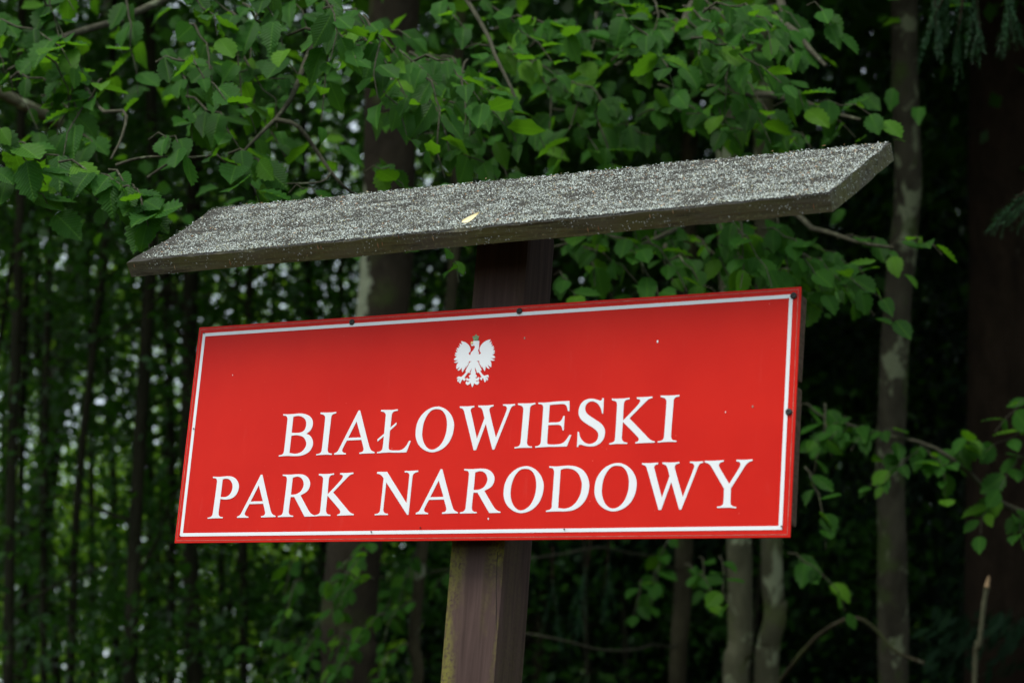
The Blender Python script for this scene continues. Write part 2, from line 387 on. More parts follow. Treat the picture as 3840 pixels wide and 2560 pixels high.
def smooth_loop(txt):
    P = []
    for t in txt.replace('\n', ' ').split(';'):
        t = t.strip()
        if not t: continue
        sm = t.endswith('~'); a, b = t.rstrip('c~').split(','); P.append((float(a), float(b), sm))
    n = len(P); out = []
    for i in range(n):
        p0, p1 = np.array(P[i][:2]), np.array(P[(i + 1) % n][:2]); L = np.linalg.norm(p1 - p0)
        def tang(k, seg):
            if not P[k][2]: return _n(seg)
            return _n(np.array(P[(k + 1) % n][:2]) - np.array(P[k - 1][:2]))
        if not P[i][2] and not P[(i + 1) % n][2]:
            out.append(tuple(p0)); continue
        t0, t1 = tang(i, p1 - p0) * L, tang((i + 1) % n, p1 - p0) * L
        for u in (0, .2, .4, .6, .8):
            h = 2 * u ** 3 - 3 * u * u + 1, u ** 3 - 2 * u * u + u, -2 * u ** 3 + 3 * u * u, u ** 3 - u * u
            out.append(tuple(h[0] * p0 + h[1] * t0 + h[2] * p1 + h[3] * t1))
    return out
ZS = 350 / 2352
GLY = {
 'B': ((1030, 1510), ['220,284;350,287;480,280~;640,266~;780,285~;890,340~;950,420~;968,510~;945,620~;890,710~;800,777;880,815~;940,890~;970,1000~;945,1120~;870,1230~;760,1300~;620,1335~;480,1340~;340,1335;220,1340;105,1352;108,1322;180,1305~;225,1265~;242,1190~;325,440~;322,370~;290,330~;220,318',
       '475,353;540,335~;620,330~;710,360~;780,430~;800,520~;785,620~;740,700~;650,745~;530,757~;430,750', '425,830;520,815~;620,822~;720,860~;780,940~;800,1030~;775,1120~;700,1215~;600,1268~;500,1280~;375,1258']),
 'I': ((1030, 1510), ['1160,242;1300,243~;1440,240~;1555,228;1555,262;1480,285~;1440,325~;1425,400~;1340,1150~;1340,1210~;1370,1260~;1448,1278;1446,1308;1300,1303~;1160,1310~;1050,1322;1052,1290;1130,1275~;1175,1235~;1195,1150~;1275,420~;1275,360~;1250,310~;1160,278']),
 'A': ((760, 1760), ['1470,128;1508,126;1715,1020~;1760,1120~;1840,1165;1842,1192;1660,1196;1476,1203;1476,1172;1550,1150~;1578,1095~;1565,1010~;1530,857;1180,868;1085,1050~;1063,1120~;1095,1165~;1155,1182;1155,1210;870,1212;872,1182;940,1145~;990,1070~', '1420,395;1520,795;1212,803']),
 'Ł': ((1370, 1500), ['400,245;540,246~;690,243~;825,228;823,262;730,285~;680,330~;665,410~;636,690;790,557;783,622;625,765;590,1180~;600,1235~;640,1258~;760,1265~;910,1250~;1020,1165~;1108,1020;1150,1025;1040,1312;760,1320;600,1315;440,1325;302,1337;302,1306;380,1285~;425,1245~;445,1160~;470,905;312,1043;308,985;478,842;515,430~;517,360~;490,310~;400,280']),
 'O': ((1370, 1500), ['1820,160~;2000,210~;2150,350~;2230,540~;2235,700~;2190,900~;2090,1090~;1920,1240~;1700,1310~;1520,1270~;1360,1140~;1280,960~;1272,780~;1310,580~;1420,380~;1600,225~', '1800,225~;1920,250~;2010,350~;2055,500~;2060,650~;2035,830~;1960,1030~;1850,1170~;1700,1245~;1580,1210~;1490,1100~;1440,930~;1440,770~;1480,560~;1570,370~;1680,255~']),
 'W': ((1710, 1480), ['100,290;280,290~;466,275;466,310;400,335~;372,385~;385,450~;530,1105;720,590;675,400~;640,335~;565,305;565,268;760,268~;950,252;952,285;880,310~;845,360~;850,430~;1008,1080;1280,390~;1288,330~;1255,285~;1190,272;1192,237;1340,238~;1490,228;1492,262;1420,290~;1375,355~;1330,470~;968,1378;920,1378;755,730;508,1393;448,1393;210,430~;180,360~;100,325']),
 'E': ((2020, 1470), ['-5,262;140,264~;300,250~;420,238~;780,220;780,475;740,475;705,350~;650,305~;560,300~;283,322;250,765;490,755~;570,715~;630,597;658,600;635,965;607,962;575,860~;520,822~;440,820~;245,830;218,1250~;228,1300~;290,1318~;420,1318~;560,1300~;650,1250~;785,1072;826,1078;715,1365;400,1375;240,1375;80,1385;-83,1400;-83,1362;0,1345~;45,1300~;60,1230~;118,430~;118,370~;90,315~;-5,298']),
 'S': ((2020, 1470), ['1612,150;1645,152;1630,540;1600,535;1560,390~;1480,280~;1370,232~;1270,250~;1195,330~;1175,430~;1215,530~;1310,610~;1440,695~;1590,805~;1665,930~;1672,1050~;1630,1190~;1530,1300~;1390,1360~;1270,1365~;1150,1345~;1045,1320~;1010,1345~;998,1380;968,1375;985,998;1017,1000;1050,1130~;1130,1240~;1240,1300~;1360,1290~;1460,1220~;1505,1110~;1490,1010~;1400,915~;1250,820~;1090,705~;1025,600~;1010,480~;1050,330~;1140,220~;1260,170~;1370,165~;1460,185~;1550,212~;1590,200~']),
 'K': ((2250, 1460), ['303,230;450,232~;600,225~;750,207;750,243;660,265~;615,320~;600,400~;582,780;700,665~;950,400~;1010,310~;1010,260~;930,233;932,197;1130,190~;1325,175;1325,212;1240,240~;1150,315~;745,727;1160,1155~;1240,1240~;1310,1285~;1385,1305;1383,1335;1140,1345;895,1358;893,1328;960,1300~;980,1250~;950,1190~;580,815;553,1200~;560,1260~;600,1315~;690,1338;688,1368;540,1368~;400,1372~;240,1388;235,1355;320,1330~;370,1285~;385,1200~;432,430~;430,350~;400,300~;303,270']),
 'P': ((760, 1760), ['263,177;420,182~;540,172~;660,165~;780,190~;870,270~;918,390~;900,520~;840,640~;740,720~;620,750~;530,750~;450,740;405,1080~;412,1150~;450,1185~;510,1195;508,1223;380,1223~;260,1226~;130,1238;128,1210;205,1190~;248,1140~;265,1060~;365,320~;362,260~;340,225~;263,210', '510,245;580,228~;660,240~;730,310~;758,420~;735,540~;680,630~;610,680~;540,692~;455,687']),
 'R': ((1030, 1755), ['208,157;380,160~;500,152~;620,148~;740,165~;840,235~;895,350~;880,480~;810,590~;655,682;840,1030~;900,1120~;960,1165~;1015,1183;1013,1210;755,1215;498,722;405,725;360,1070~;365,1140~;400,1180~;470,1193;468,1220;280,1222;85,1228;85,1197;165,1178~;205,1130~;220,1060~;312,310~;310,245~;285,205~;208,190', '460,240;540,212~;620,215~;700,275~;735,390~;715,490~;650,590~;560,645~;480,662~;412,662']),
 'N': ((1380, 1745), ['235,157;485,157;975,950;1045,260~;1040,215~;1010,180~;930,170;930,134;1080,133~;1270,122;1268,158;1190,180~;1145,220~;1125,290~;1025,1238;988,1238;465,420;392,1080~;395,1150~;430,1195~;510,1213;508,1243;340,1243;172,1250;172,1218;250,1205~;295,1165~;315,1080~;398,318;350,255~;300,220~;230,200']),
 'D': ((2030, 1725), ['203,150;400,155~;560,142~;700,135~;880,160~;1040,240~;1150,380~;1205,550~;1210,680~;1170,880~;1080,1050~;950,1180~;800,1255~;620,1285~;380,1285~;125,1298;122,1265;210,1245~;260,1195~;270,1100~;325,330~;322,260~;290,205~;203,187', '490,240;570,212~;680,205~;820,240~;930,330~;1000,470~;1025,620~;1000,810~;940,960~;850,1090~;730,1180~;590,1218~;500,1210~;425,1200']),
 'Y': ((2550, 1700), ['625,182;860,180~;1107,163;1107,200;1030,222~;985,275~;995,340~;1243,763;1500,350~;1525,270~;1500,215~;1422,193;1422,155;1620,155~;1832,143;1832,182;1740,215~;1660,290~;1600,380~;1285,875;1275,1230~;1290,1290~;1340,1325~;1422,1342;1420,1375;1250,1360~;1090,1362~;937,1370;937,1332;1030,1320~;1085,1270~;1100,1180~;1112,880;790,330~;730,260~;627,218']),
}
def zp(o, x, y): return np.array(plane_pt(o[0] + x * ZS, o[1] + y * ZS))
def glyph(ch):
    o, lps = GLY[ch]
    return [[zp(o, *q) for q in smooth_loop(l)] for l in lps]
# repeats: (letter, lower anchor and upper anchor in the master, the same two for the repeat, origin of the repeat)
REP = [('I', (1050, 1322), (1555, 228), (1710, 1480), (1477, 1350), (1995, 200)), ('I', (1050, 1322), (1555, 228), (2250, 1460), (1455, 1338), (1980, 135)),
       ('A', (870, 1212), (1508, 126), (1030, 1510), (1502, 1303), (2142, 190)), ('A', (870, 1212), (1508, 126), (1380, 1745), (1207, 1222), (1862, 90)),
       ('O', (1700, 1310), (1820, 160), (1680, 1740), (1860, 1228), (1965, 47)), ('O', (1700, 1310), (1820, 160), (2030, 1725), (1830, 1285), (1920, 68)),
       ('W', (508, 1393), (100, 290), (2380, 1710), (670, 1350), (187, 170)), ('K', (240, 1388), (1325, 175), (1030, 1755), (1025, 1210), (2030, 105)),
       ('R', (85, 1228), (208, 157), (1680, 1740), (306, 1240), (403, 120))]
for ch in GLY:
    decal('letter', glyph(ch), M['white'], pan)
for ch, a, b, o2, c, d in REP:
    o1 = GLY[ch][0]; A, B_, C, D = zp(o1, *a), zp(o1, *b), zp(o2, *c), zp(o2, *d)
    k = (D - C)[1] / (B_ - A)[1]
    decal('letter', [[C + (q - A) * k for q in l] for l in glyph(ch)], M['white'], pan)
# white border line
bo = [plane_pt(*p) for p in ((763.4, 1251), (2969, 1102), (2938.6, 1983), (672.5, 2012.6))]
x0, x1 = (bo[0][0] + bo[3][0]) / 2, (bo[1][0] + bo[2][0]) / 2; zb, zt = (bo[2][1] + bo[3][1]) / 2, (bo[0][1] + bo[1][1]) / 2
bw = 0.0062
decal('border_line', [[(x0, zb), (x1, zb), (x1, zt), (x0, zt)], [(x0 + bw, zb + bw), (x1 - bw, zb + bw), (x1 - bw, zt - bw), (x0 + bw, zt - bw)]], M['white'], pan)
# fine scored line just inside the panel's rim
rw = 0.0045; rt = 0.0006
decal('rim_score', [[(rw, rw), (SX - rw, rw), (SX - rw, SH - rw), (rw, SH - rw)], [(rw + rt, rw + rt), (SX - rw - rt, rw + rt), (SX - rw - rt, SH - rw - rt), (rw + rt, SH - rw - rt)]], M['edge'], pan, off=.0003, thick=.00012)
# eagle emblem
E1 = '1370,425 1395,430 1415,500 1400,530 1400,640 1385,830 1360,850 1350,930 1395,985 1385,1100 1470,1060 1495,1020 1440,970 1420,870 1430,780 1490,650 1600,520 1750,420 1900,368 1955,360 1940,430 1885,530 2010,455 2000,530 1960,620 2050,580 2040,630 2000,690 2120,680 2105,740 2050,800 2145,760 2130,820 2070,870 2160,895 2180,930 2150,970 2045,1010 2175,995 2160,1040 2110,1085 2030,1100 2130,1160 2185,1230 2180,1265 2080,1285 1975,1270 2080,1330 2170,1370 2150,1390 2050,1405 1930,1380'
E2 = '1960,100 2000,220 1995,410 1900,370 1810,290 1850,380 1915,470 1870,490 1780,440 1725,350 1710,500 1672,612 1610,500 1560,400 1545,310 1540,440 1500,380 1465,310 1430,270 1410,220 1405,100 1290,105 1300,130 1360,150 1390,260 1440,360 1480,450 1525,550 1510,575 1450,580 1500,670 1560,760 1645,830 1750,810 1800,780 1850,800 1885,910 1800,893 1700,893 1790,920 1840,970 1820,1050 1780,1075 1750,1000 1690,960 1740,1030 1735,1090 1685,1155 1660,1130 1640,1050 1600,940 1540,980 1545,1030 1510,1050 1470,1010 1440,960 1450,920 1520,900 1430,730 1360,655 1330,690 1295,690 1285,640 1260,550 1200,415 1195,500 1215,620 1245,690 1215,715 1235,770 1275,800 1300,850 1270,900 1210,905 1240,945 1290,960 1330,930 1345,890 1390,900 1410,960 1390,1030 1340,1065 1235,1070 1290,1115 1345,1085 1365,1070 1400,1130 1395,1200 1340,1255 1280,1270 1210,1240 1150,1180 1130,1280 1070,1395 1020,1290 995,1180 930,1240 840,1290 770,1260 740,1190 760,1110 790,1095 830,1140 880,1130 930,1080 800,1070 760,1010 780,950 820,930 850,980 900,980 975,915 920,895 900,840 930,800 960,800 1005,720 965,700 1010,600 1060,430 980,570 945,640 940,710 865,670 680,930 740,970 730,1030 670,1080 620,1050 590,1000 540,1070 490,1165 490,1210 460,1215 420,1150 410,1090 500,1020 400,1060 390,1150 340,1100 335,1030 370,990 450,950 340,975 305,980 330,910 390,865 530,885 640,790 710,710 770,620 720,590 770,520 830,400 885,300 920,210 960,160 1025,130 1020,108 960,135 905,110 890,220 840,330 810,350 740,480 740,330 700,480 580,665 555,600 555,390 530,470 430,570 370,580 340,550 400,490 475,360 400,440 295,500 280,440 300,300 390,150 270,200 150,180 230,150 370,55'
E3 = '260,1385 165,1360 190,1300 310,1190 230,1170 200,1110 340,1105 260,1085 210,1025 350,970 290,930 265,865 370,900 320,830 305,780 440,770 400,700 395,665 490,730 450,620 445,550 580,615 530,500 515,450 620,460 750,510 880,620 960,740 985,860 965,960 880,1035 900,1080 975,1120 1000,1000 1100,900 1180,780 1200,710 1160,665 1040,680 1000,630 1000,600 1060,612 1110,570 1095,480 1130,425'
ek = 180 / 2352
def epts(t, dy=0): return [plane_pt(1690 + float(a.split(',')[0]) * ek, 1245 + (float(a.split(',')[1]) + dy) * ek) for a in t.split()]
eag = decal('eagle_emblem', [epts(E1) + epts(E2, 1306.7) + epts(E3)], M['white'], pan)
cr = decal('eagle_crown', [epts('1130,420 1075,200 1150,215 1225,150 1260,95 1300,165 1360,205 1415,200 1375,280 1360,420')], M['crown'], pan, off=.0008)
bk = decal('eagle_beak', [epts('1100,478 1112,560 1060,570 1010,590 1003,530 1020,482 1060,468')], M['beak'], pan, off=.0011)
# screws and small nail heads
def screw_mesh(r):
    bm = bmesh.new(); ns = 20
    rings = [(r, 0.0), (r, -.0008), (r * .82, -.0019), (r * .55, -.0023)]
    vs_ = [[bm.verts.new((math.cos(2 * math.pi * i / ns) * q, z, math.sin(2 * math.pi * i / ns) * q)) for i in range(ns)] for q, z in rings]
    for a, b in zip(vs_, vs_[1:]):
        for i in range(ns): bm.faces.new((a[i], a[(i + 1) % ns], b[(i + 1) % ns], b[i]))
    # cross recess: the crown is sunk along a plus shape
    c = [bm.verts.new((math.cos(2 * math.pi * i / ns) * r * (.50 if i % 5 == 0 else .16), -.0023 + (.0012 if i % 5 == 0 else .0004), math.sin(2 * math.pi * i / ns) * r * (.50 if i % 5 == 0 else .16))) for i in range(ns)]
    for i in range(ns): bm.faces.new((vs_[-1][i], vs_[-1][(i + 1) % ns], c[(i + 1) % ns], c[i]))
    ctr = bm.verts.new((0, -.0007, 0))
    for i in range(ns): bm.faces.new((c[i], c[(i + 1) % ns], ctr))
    me = bpy.data.meshes.new('screw'); bm.normal_update(); bmesh.ops.recalc_face_normals(bm, faces=bm.faces); bm.to_mesh(me); bm.free(); return me
sm = screw_mesh(0.0056)
for q in ((1321, 1208), (1949, 1167), (2977, 1109), (2959, 1544)):
    x, z = plane_pt(*q); o = link('screw', sm, M['screw'], pan); o.location = (x, -.0011, z); o.rotation_euler = (0, rnd.uniform(0, 1.5), 0)
nm = screw_mesh(0.0012)
for q in ((767, 1250), (728, 1607), (676, 2009), (1394, 1993), (1578, 1978), (2118, 1984), (2932, 1973)):
    x, z = plane_pt(*q); o = link('nail', nm, M['screw'], pan); o.location = (x, -.0011, z)
def blob_mesh(name, r, sx, sz, d):
    bm = bmesh.new(); bmesh.ops.create_icosphere(bm, subdivisions=2, radius=r)
    for v in bm.verts: v.co = Vector((v.co.x * sx, v.co.y * d, v.co.z * sz)) * (1 + .2 * noise.noise(v.co * 600))
    me = bpy.data.meshes.new(name); bm.to_mesh(me); bm.free(); return me
for q, r, mt in (((2466.5, 1281), .0021, 'white'), ((1831.5, 1944.5), .0016, 'white'), ((1967.5, 1267.5), .0018, 'edge'), ((2823, 1524), .0018, 'edge'), ((2721, 1545), .0011, 'white'), ((873, 1406), .001, 'white')):
    x, z = plane_pt(*q); o = link('speck', blob_mesh('speck', r, .8, 1.25, .3), M[mt], pan); o.location = (x, -.0005, z)

# --- roof plank, sawn by hand: concave left cut, worn front arris
c_fl, c_fr = on_y(474.6, 976, FY), on_y(3109.7, 721, FY)
def on_slope(x, y):
    r = Vector(ray(x, y)); o = Vector(CAM); p0 = (c_fl + c_fr) / 2
    ex = (c_fr - c_fl).normalized(); nn = ex.cross(du).normalized()
    return o + r * ((p0 - o).dot(nn) / r.dot(nn))
c_bl, c_br = on_slope(798.6, 776.5), on_slope(3340, 529)
PN = (c_fr - c_fl).normalized().cross(du).normalized()
if PN.z < 0: PN = -PN
PT = 0.0335
def top_pt(u, v):
    """u along the plank, v from its front edge to its back edge"""
    shl = 0.016 * math.sin(min(1, max(0, v)) * math.pi) * (1 if v > 0 else 0)
    a = c_fl.lerp(c_bl, v) + Vector((shl, 0, 0)); b = c_fr.lerp(c_br, v)
    return a.lerp(b, u)
def plank_off(p, amt):
    return PN * (amt * noise.noise(Vector((p.x * 5, p.y * 30, p.z * 30))) + amt * .5 * noise.noise(Vector((p.x * 22, p.y * 60, 3))))
NU, NV = 110, 14
bm = bmesh.new()
def vtop(i, j):
    u, v = i / NU, j / NV
    p = top_pt(u, v); p = p + plank_off(p, .0016)
    if j == 0: p = p + Vector((0, -.002, -.0015)) + Vector((0, .003, -.0035)) * max(0, noise.noise(Vector((u * 9, 2.2, 0)))) + Vector((0, .0028, -.0034)) * max(0, noise.noise(Vector((u * 41, 7.2, 0))))
    if j in (0, NV) : p = p + PN * -.0022
    if i in (0, NU): p = p + PN * -.0018
    return p
T = [[bm.verts.new(vtop(i, j)) for i in range(NU + 1)] for j in range(NV + 1)]
Bt = [[bm.verts.new(top_pt(i / NU, j / NV) - PN * PT + plank_off(top_pt(i / NU, j / NV) + Vector((3, 1, 0)), .002)) for i in range(NU + 1)] for j in range(NV + 1)]
for j in range(NV):
    for i in range(NU):
        bm.faces.new((T[j][i], T[j][i + 1], T[j + 1][i + 1], T[j + 1][i])); bm.faces.new((Bt[j][i], Bt[j + 1][i], Bt[j + 1][i + 1], Bt[j][i + 1]))
for i in range(NU):
    bm.faces.new((Bt[0][i], Bt[0][i + 1], T[0][i + 1], T[0][i])); bm.faces.new((T[NV][i], T[NV][i + 1], Bt[NV][i + 1], Bt[NV][i]))
for j in range(NV):
    bm.faces.new((T[j][0], T[j + 1][0], Bt[j + 1][0], Bt[j][0])); bm.faces.new((Bt[j][NU], Bt[j + 1][NU], T[j + 1][NU], T[j][NU]))
bm.normal_update()
me = bpy.data.meshes.new('roof_plank'); bm.to_mesh(me); bm.free()
plank = link('roof_plank', me, M['plank'], sign, loc=SL)

# lichen: thousands of small curled flakes standing on the plank
def lichen_density(u, v):
    d = 1.0
    d *= min(1, max(0, (u - .006 - .02 * (1 - v)) / .07 + .32))
    d *= 1 - max(0, (v - .80) / .20) ** 1.4 * (.75 if u < .9 else .9)
    nn = noise.noise(Vector((u * 26, v * 5, 1))) + .6 * noise.noise(Vector((u * 70, v * 16, 4)))
    return d * (0.68 + 0.65 * nn)
ex = (c_fr - c_fl).normalized(); ev = PN.cross(ex)
LV, LF = [], []
cnt = 0
while cnt < 84000:
    u, v = rnd.random(), rnd.random() ** 1.05
    if rnd.random() > lichen_density(u, v): continue
    p = top_pt(u, v); p = p + plank_off(p, .0016) - PN * .0004
    an = rnd.uniform(0, 6.28); L = rnd.uniform(.0016, .0038); w = L * rnd.uniform(.25, .5); h = rnd.uniform(.0003, .0019)
    a = ex * math.cos(an) + ev * math.sin(an); b = PN.cross(a)
    o = len(LV)
    LV += [p - a * L * .5 - b * w * .5, p - a * L * .5 + b * w * .5, p + PN * h * .55 + b * w * .6, p + PN * h * .55 - b * w * .6,
           p + a * L * .5 + PN * h + b * w * .35, p + a * L * .5 + PN * h - b * w * .35]
    LF += [(o, o + 3, o + 2, o + 1), (o + 3, o + 5, o + 4, o + 2)]
    cnt += 1
s = N('lichen'); ge = s.n('ShaderNodeNewGeometry')
col = s.ramp(ge.outputs['Random Per Island'], [(0, (0.08, 0.078, 0.064)), (.25, (0.24, 0.255, 0.22)), (.55, (0.42, 0.465, 0.425)), (.88, (0.58, 0.635, 0.60)), (.94, (0.30, 0.30, 0.15)), (1, (0.26, 0.16, 0.09))])
s.set(Base_Color=col, Roughness=0.95, Specular_IOR_Level=0.1); M['lichen'] = s.m
link('lichen', mesh_np('lichen', [tuple(p) for p in LV], LF, smooth=False), M['lichen'], plank, kind='stuff')
# specks on the plank's front and right faces
LV, LF = [], []
fn = (ex.cross(PN)).normalized(); fn = fn if fn.y < 0 else -fn
for k in range(900):
    if k < 760:
        u, t = rnd.random(), rnd.random() ** 1.3
        p = top_pt(u, 0) - PN * (PT * t) + fn * .0022; a, b, nn = ex, PN, fn
        if noise.noise(Vector((u * 30, t * 2, 9))) < -.05: continue
    else:
        v, t = rnd.random(), rnd.random() ** 1.2
        p = top_pt(1, v) - PN * (PT * t) + ex * .0012; a, b, nn = ev, PN, ex
    an = rnd.uniform(0, 6.28); L = rnd.uniform(.0006, .0016); w = L * .6
    q = a * math.cos(an) + b * math.sin(an); r2 = nn.cross(q)
    o = len(LV); LV += [p - q * L - r2 * w, p + q * L - r2 * w + nn * .0006, p + q * L + r2 * w, p - q * L + r2 * w + nn * .0006]; LF.append((o, o + 1, o + 2, o + 3))
link('lichen_specks', mesh_np('lichen_specks', [tuple(p) for p in LV], LF, smooth=False), M['lichen'], plank, kind='stuff')
# fallen needles and bud scales lying on the plank
LV, LF = [], []
for k in range(150):
    u, v = rnd.uniform(.03, .98), rnd.random()
    p = top_pt(u, v) + PN * .0042; an = rnd.uniform(-.5, .5) + (0 if rnd.random() < .7 else 1.5); L = rnd.uniform(.004, .009); w = rnd.uniform(.0008, .0018)
    a = ex * math.cos(an) + ev * math.sin(an); b = PN.cross(a); o = len(LV)
    LV += [p - a * L * .5, p - b * w + PN * .001, p + a * L * .5, p + b * w + PN * .001]; LF.append((o, o + 1, o + 2, o + 3))
for k in range(14):
    u = rnd.random(); p = top_pt(u, 0) - PN * rnd.uniform(.004, .025) + fn * .0032; o = len(LV); L = rnd.uniform(.004, .007)
    LV += [p - PN * L, p + ex * .0011 + fn * .001, p + PN * L, p - ex * .0011 + fn * .001]; LF.append((o, o + 1, o + 2, o + 3))
s = N('bud_scale'); ge = s.n('ShaderNodeNewGeometry')
s.set(Base_Color=s.ramp(ge.outputs['Random Per Island'], [(0, (0.16, 0.07, 0.03)), (.5, (0.36, 0.17, 0.07)), (1, (0.50, 0.36, 0.20))]), Roughness=.8); M['scale'] = s.m
link('fallen_bud_scales', mesh_np('fallen_bud_scales', [tuple(p) for p in LV], LF, smooth=False), M['scale'], kind='stuff', label='rusty needles and bud scales littering the lichen on the roof plank', cat='litter')

# yellow fallen leaf on the front edge
s = N('yellow_leaf'); s.set(Base_Color=s.mix(s.noise(s.coord('Object'), 120, 3), (0.80, 0.66, 0.30), (0.86, 0.76, 0.44)), Roughness=.6); M['yleaf'] = s.m
yl = on_slope(1768, 842)
V_, F_ = [], []
for i in range(9):
    t = i / 8; c = (t - .5) * 1.0
    ctr = ex * (c * .032) + (-fn * .0) + ev * (.010 * (t ** 2) - .002) + PN * (.004 + .010 * t ** 2)
    wv = .0068 * math.sin(math.pi * min(1, .08 + t * .92)) ** .8 + .0004
    for k in (-1, 0, 1): V_.append(yl + ctr + (ev * .8 + PN * .55) * (wv * k * .9) + Vector((0, -abs(k) * .002, .004)))
for i in range(8):
    for k in range(2): a = i * 3 + k; F_.append((a, a + 1, a + 4, a + 3))
V_ = [v - yl for v in V_]
link('fallen_leaf', mesh_np('fallen_leaf', [tuple(v) for v in V_], F_), M['yleaf'], loc=yl, label='small curled pale yellow leaf lying on the front edge of the roof plank', cat='leaf')

# ------------------------------------------------------------------ leaves
def leaf_mesh(name, fold, droop, twist, width=.30, rows=12, seed=0):
    """hornbeam leaf: base at the origin, tip at +Y (length 1), upper side +Z"""
    rr = random.Random(seed)
    V, Fc, UV = [], [], []
    uvv = []
    for i in range(rows + 1):
        t = i / rows
        hw = width * (math.sin(math.pi * t ** .86) ** .62) * (1 - .12 * t) if 0 < t < 1 else 0.0
        if t > .75: hw *= 1 - (t - .75) * 1.9
        tooth = (1.03 if i % 2 else .85)
        y = t - .10 * t * t * abs(droop); zc = -droop * t * t * .55
        tw = twist * t
        for sd_ in (-1, 0, 1):
            h = hw * (tooth if sd_ else 0) * rr.uniform(.95, 1.05) * sd_
            x = h * math.cos(fold); z = zc + abs(h) * math.sin(fold) + (.012 if i % 2 else -.012) * (1 if sd_ else 0)
            x, z = x * math.cos(tw) - z * math.sin(tw) * .3, z + x * math.sin(tw)
            yy = y - (.035 * (1 if sd_ and i % 2 == 0 else 0))
            V.append((x, yy, z)); uvv.append((.5 + (h / .64), t))
    for i in range(rows):
        for k in range(2):
            a = i * 3 + k; q = (a, a + 1, a + 4, a + 3)
            Fc.append(q); UV += [uvv[j] for j in q]
    return mesh_np(name, V, Fc, UV)
LEAVES = [leaf_mesh('leaf', rnd.uniform(.05, .38), rnd.uniform(-.1, .6), rnd.uniform(-.4, .4), rnd.uniform(.31, .39), seed=k) for k in range(10)]
for m_ in LEAVES: m_.materials.append(M['leaf'])

UP = Vector((0, 0, 1)); TOCAM = -Vector(FWD); TOCAM.z = 0; TOCAM.normalize()
FRONT = Vector((-.25, -1, 0)).normalized()
def leaf_matrix(p, side, size, rr, face=.8):
    n = (UP * rr.uniform(.2, 1.0) + (FRONT * .4 + TOCAM * .6) * rr.uniform(.3, 1.4) * face + Vector((rr.gauss(0, .35), rr.gauss(0, .35), rr.gauss(0, .25)))).normalized()
    tip = (side * rr.uniform(.5, 1.0) + Vector((0, 0, -1)) * rr.uniform(.3, 1.0) + Vector((rr.gauss(0, .2), rr.gauss(0, .2), 0)))
    tip = (tip - n * tip.dot(n)).normalized()
    x = tip.cross(n)
    m = Matrix((x, tip, n)).transposed().to_4x4()
    return Matrix.Translation(p) @ m @ Matrix.Diagonal((size, size, size, 1))

class Tree:
    """a tree whose nearest leaves are objects; parts: trunk, limb, branch (> leaf), foliage"""
    def __init__(s, name, base, label, cat='tree', group=None):
        s.base = Vector(base); s.root = empty(name, s.base, label, cat, group); s.nleaf = 0; s.extra = []
    def part(s, name, me, mat, **kw): return link(name, me, mat, s.root, loc=-s.base, **kw)
    def trunk(s, pts, r0, r1, mat, sides=14, wob=.12, n=30, name='trunk'):
        return s.part(name, tubes_mesh(name, [tube_data(catmull(pts, n), r0, r1, sides, wob, seed=rnd.random() * 9)]), mat)
    def limb(s, pts, r0, r1, mat=None, name='limb'):
        pts = catmull(pts, 14)
        pts = [p + Vector((noise.noise(p * 3), noise.noise(p * 3 + Vector((5, 0, 0))), noise.noise(p * 3 + Vector((0, 5, 0))))) * .03 for p in pts]
        return s.part(name, tubes_mesh(name, [tube_data(pts, r0, r1, 7, .15)]), mat or M['twig'])
    def spray(s, p0, p1, nl, size=(.055, .09), sub=0, rr=rnd, r=.0035, sag=.04):
        """a leafy branch from p0 to p1 with alternate leaves"""
        p0, p1 = Vector(p0), Vector(p1); L = (p1 - p0).length
        n = max(6, int(L / .05)); pts = []
        for i in range(n + 1):
            t = i / n; p = p0.lerp(p1, t); p.z += -sag * t * t + sag * .6 * math.sin(t * 3.1)
            zz = .010 * (1 if i % 2 else -1)
            p += Vector((noise.noise(p * 7) * .03, noise.noise(p * 7 + Vector((9, 0, 0))) * .03, zz * .6 + noise.noise(p * 9) * .015)); pts.append(p)
        br = s.part('branch', tubes_mesh('branch', [tube_data(pts, r, .0012, 5)]), M['twig'])
        d = (p1 - p0).normalized(); sidev = d.cross(UP).normalized()
        for k in range(nl):
            t = (k + .4 + rr.uniform(-.2, .2)) / nl; t = .08 + .92 * t
            q = pts[min(n, int(t * n + .5))]
            sgn = 1 if k % 2 else -1
            sd_ = (sidev * sgn * .9 + d * .75).normalized() if k < nl - 1 else d
            sz = rr.uniform(*size) * (1 - .25 * abs(t - .55)) * rr.choice((.62, .8, .95, 1, 1, 1.1))
            if t > .93: sz *= .8
            off = sd_ * .012 - UP * .004
            mtx = leaf_matrix(q + off, sd_, sz, rr)
            if s.nleaf < 300:
                o = bpy.data.objects.new('leaf', rr.choice(LEAVES)); COL.objects.link(o); o.parent = br; o.matrix_basis = mtx; s.nleaf += 1
            else: s.extra.append(mtx)
        return br
    def cloud(s, p0, p1, n, size=(.05, .085), rr=rnd, spread=(.35, .35, .25)):
        for k in range(n):
            t = rr.random(); p = Vector(p0).lerp(Vector(p1), t) + Vector((rr.gauss(0, spread[0]), rr.gauss(0, spread[1]), rr.gauss(0, spread[2])))
            an = rr.uniform(0, 6.28); s.extra.append(leaf_matrix(p, Vector((math.cos(an), math.sin(an), 0)), rr.uniform(*size), rr))
    def finish(s, name='foliage'):
        if s.extra: s.part(name, merge_leaves(name, s.extra), M['leaf'], kind='stuff')
SIMPLE = [leaf_mesh('simple', f_, d_, t_, .31, rows=5, seed=40 + i) for i, (f_, d_, t_) in enumerate(((.15, .2, .1), (.4, .5, -.3), (.25, .7, .3), (.1, 0, 0)))]
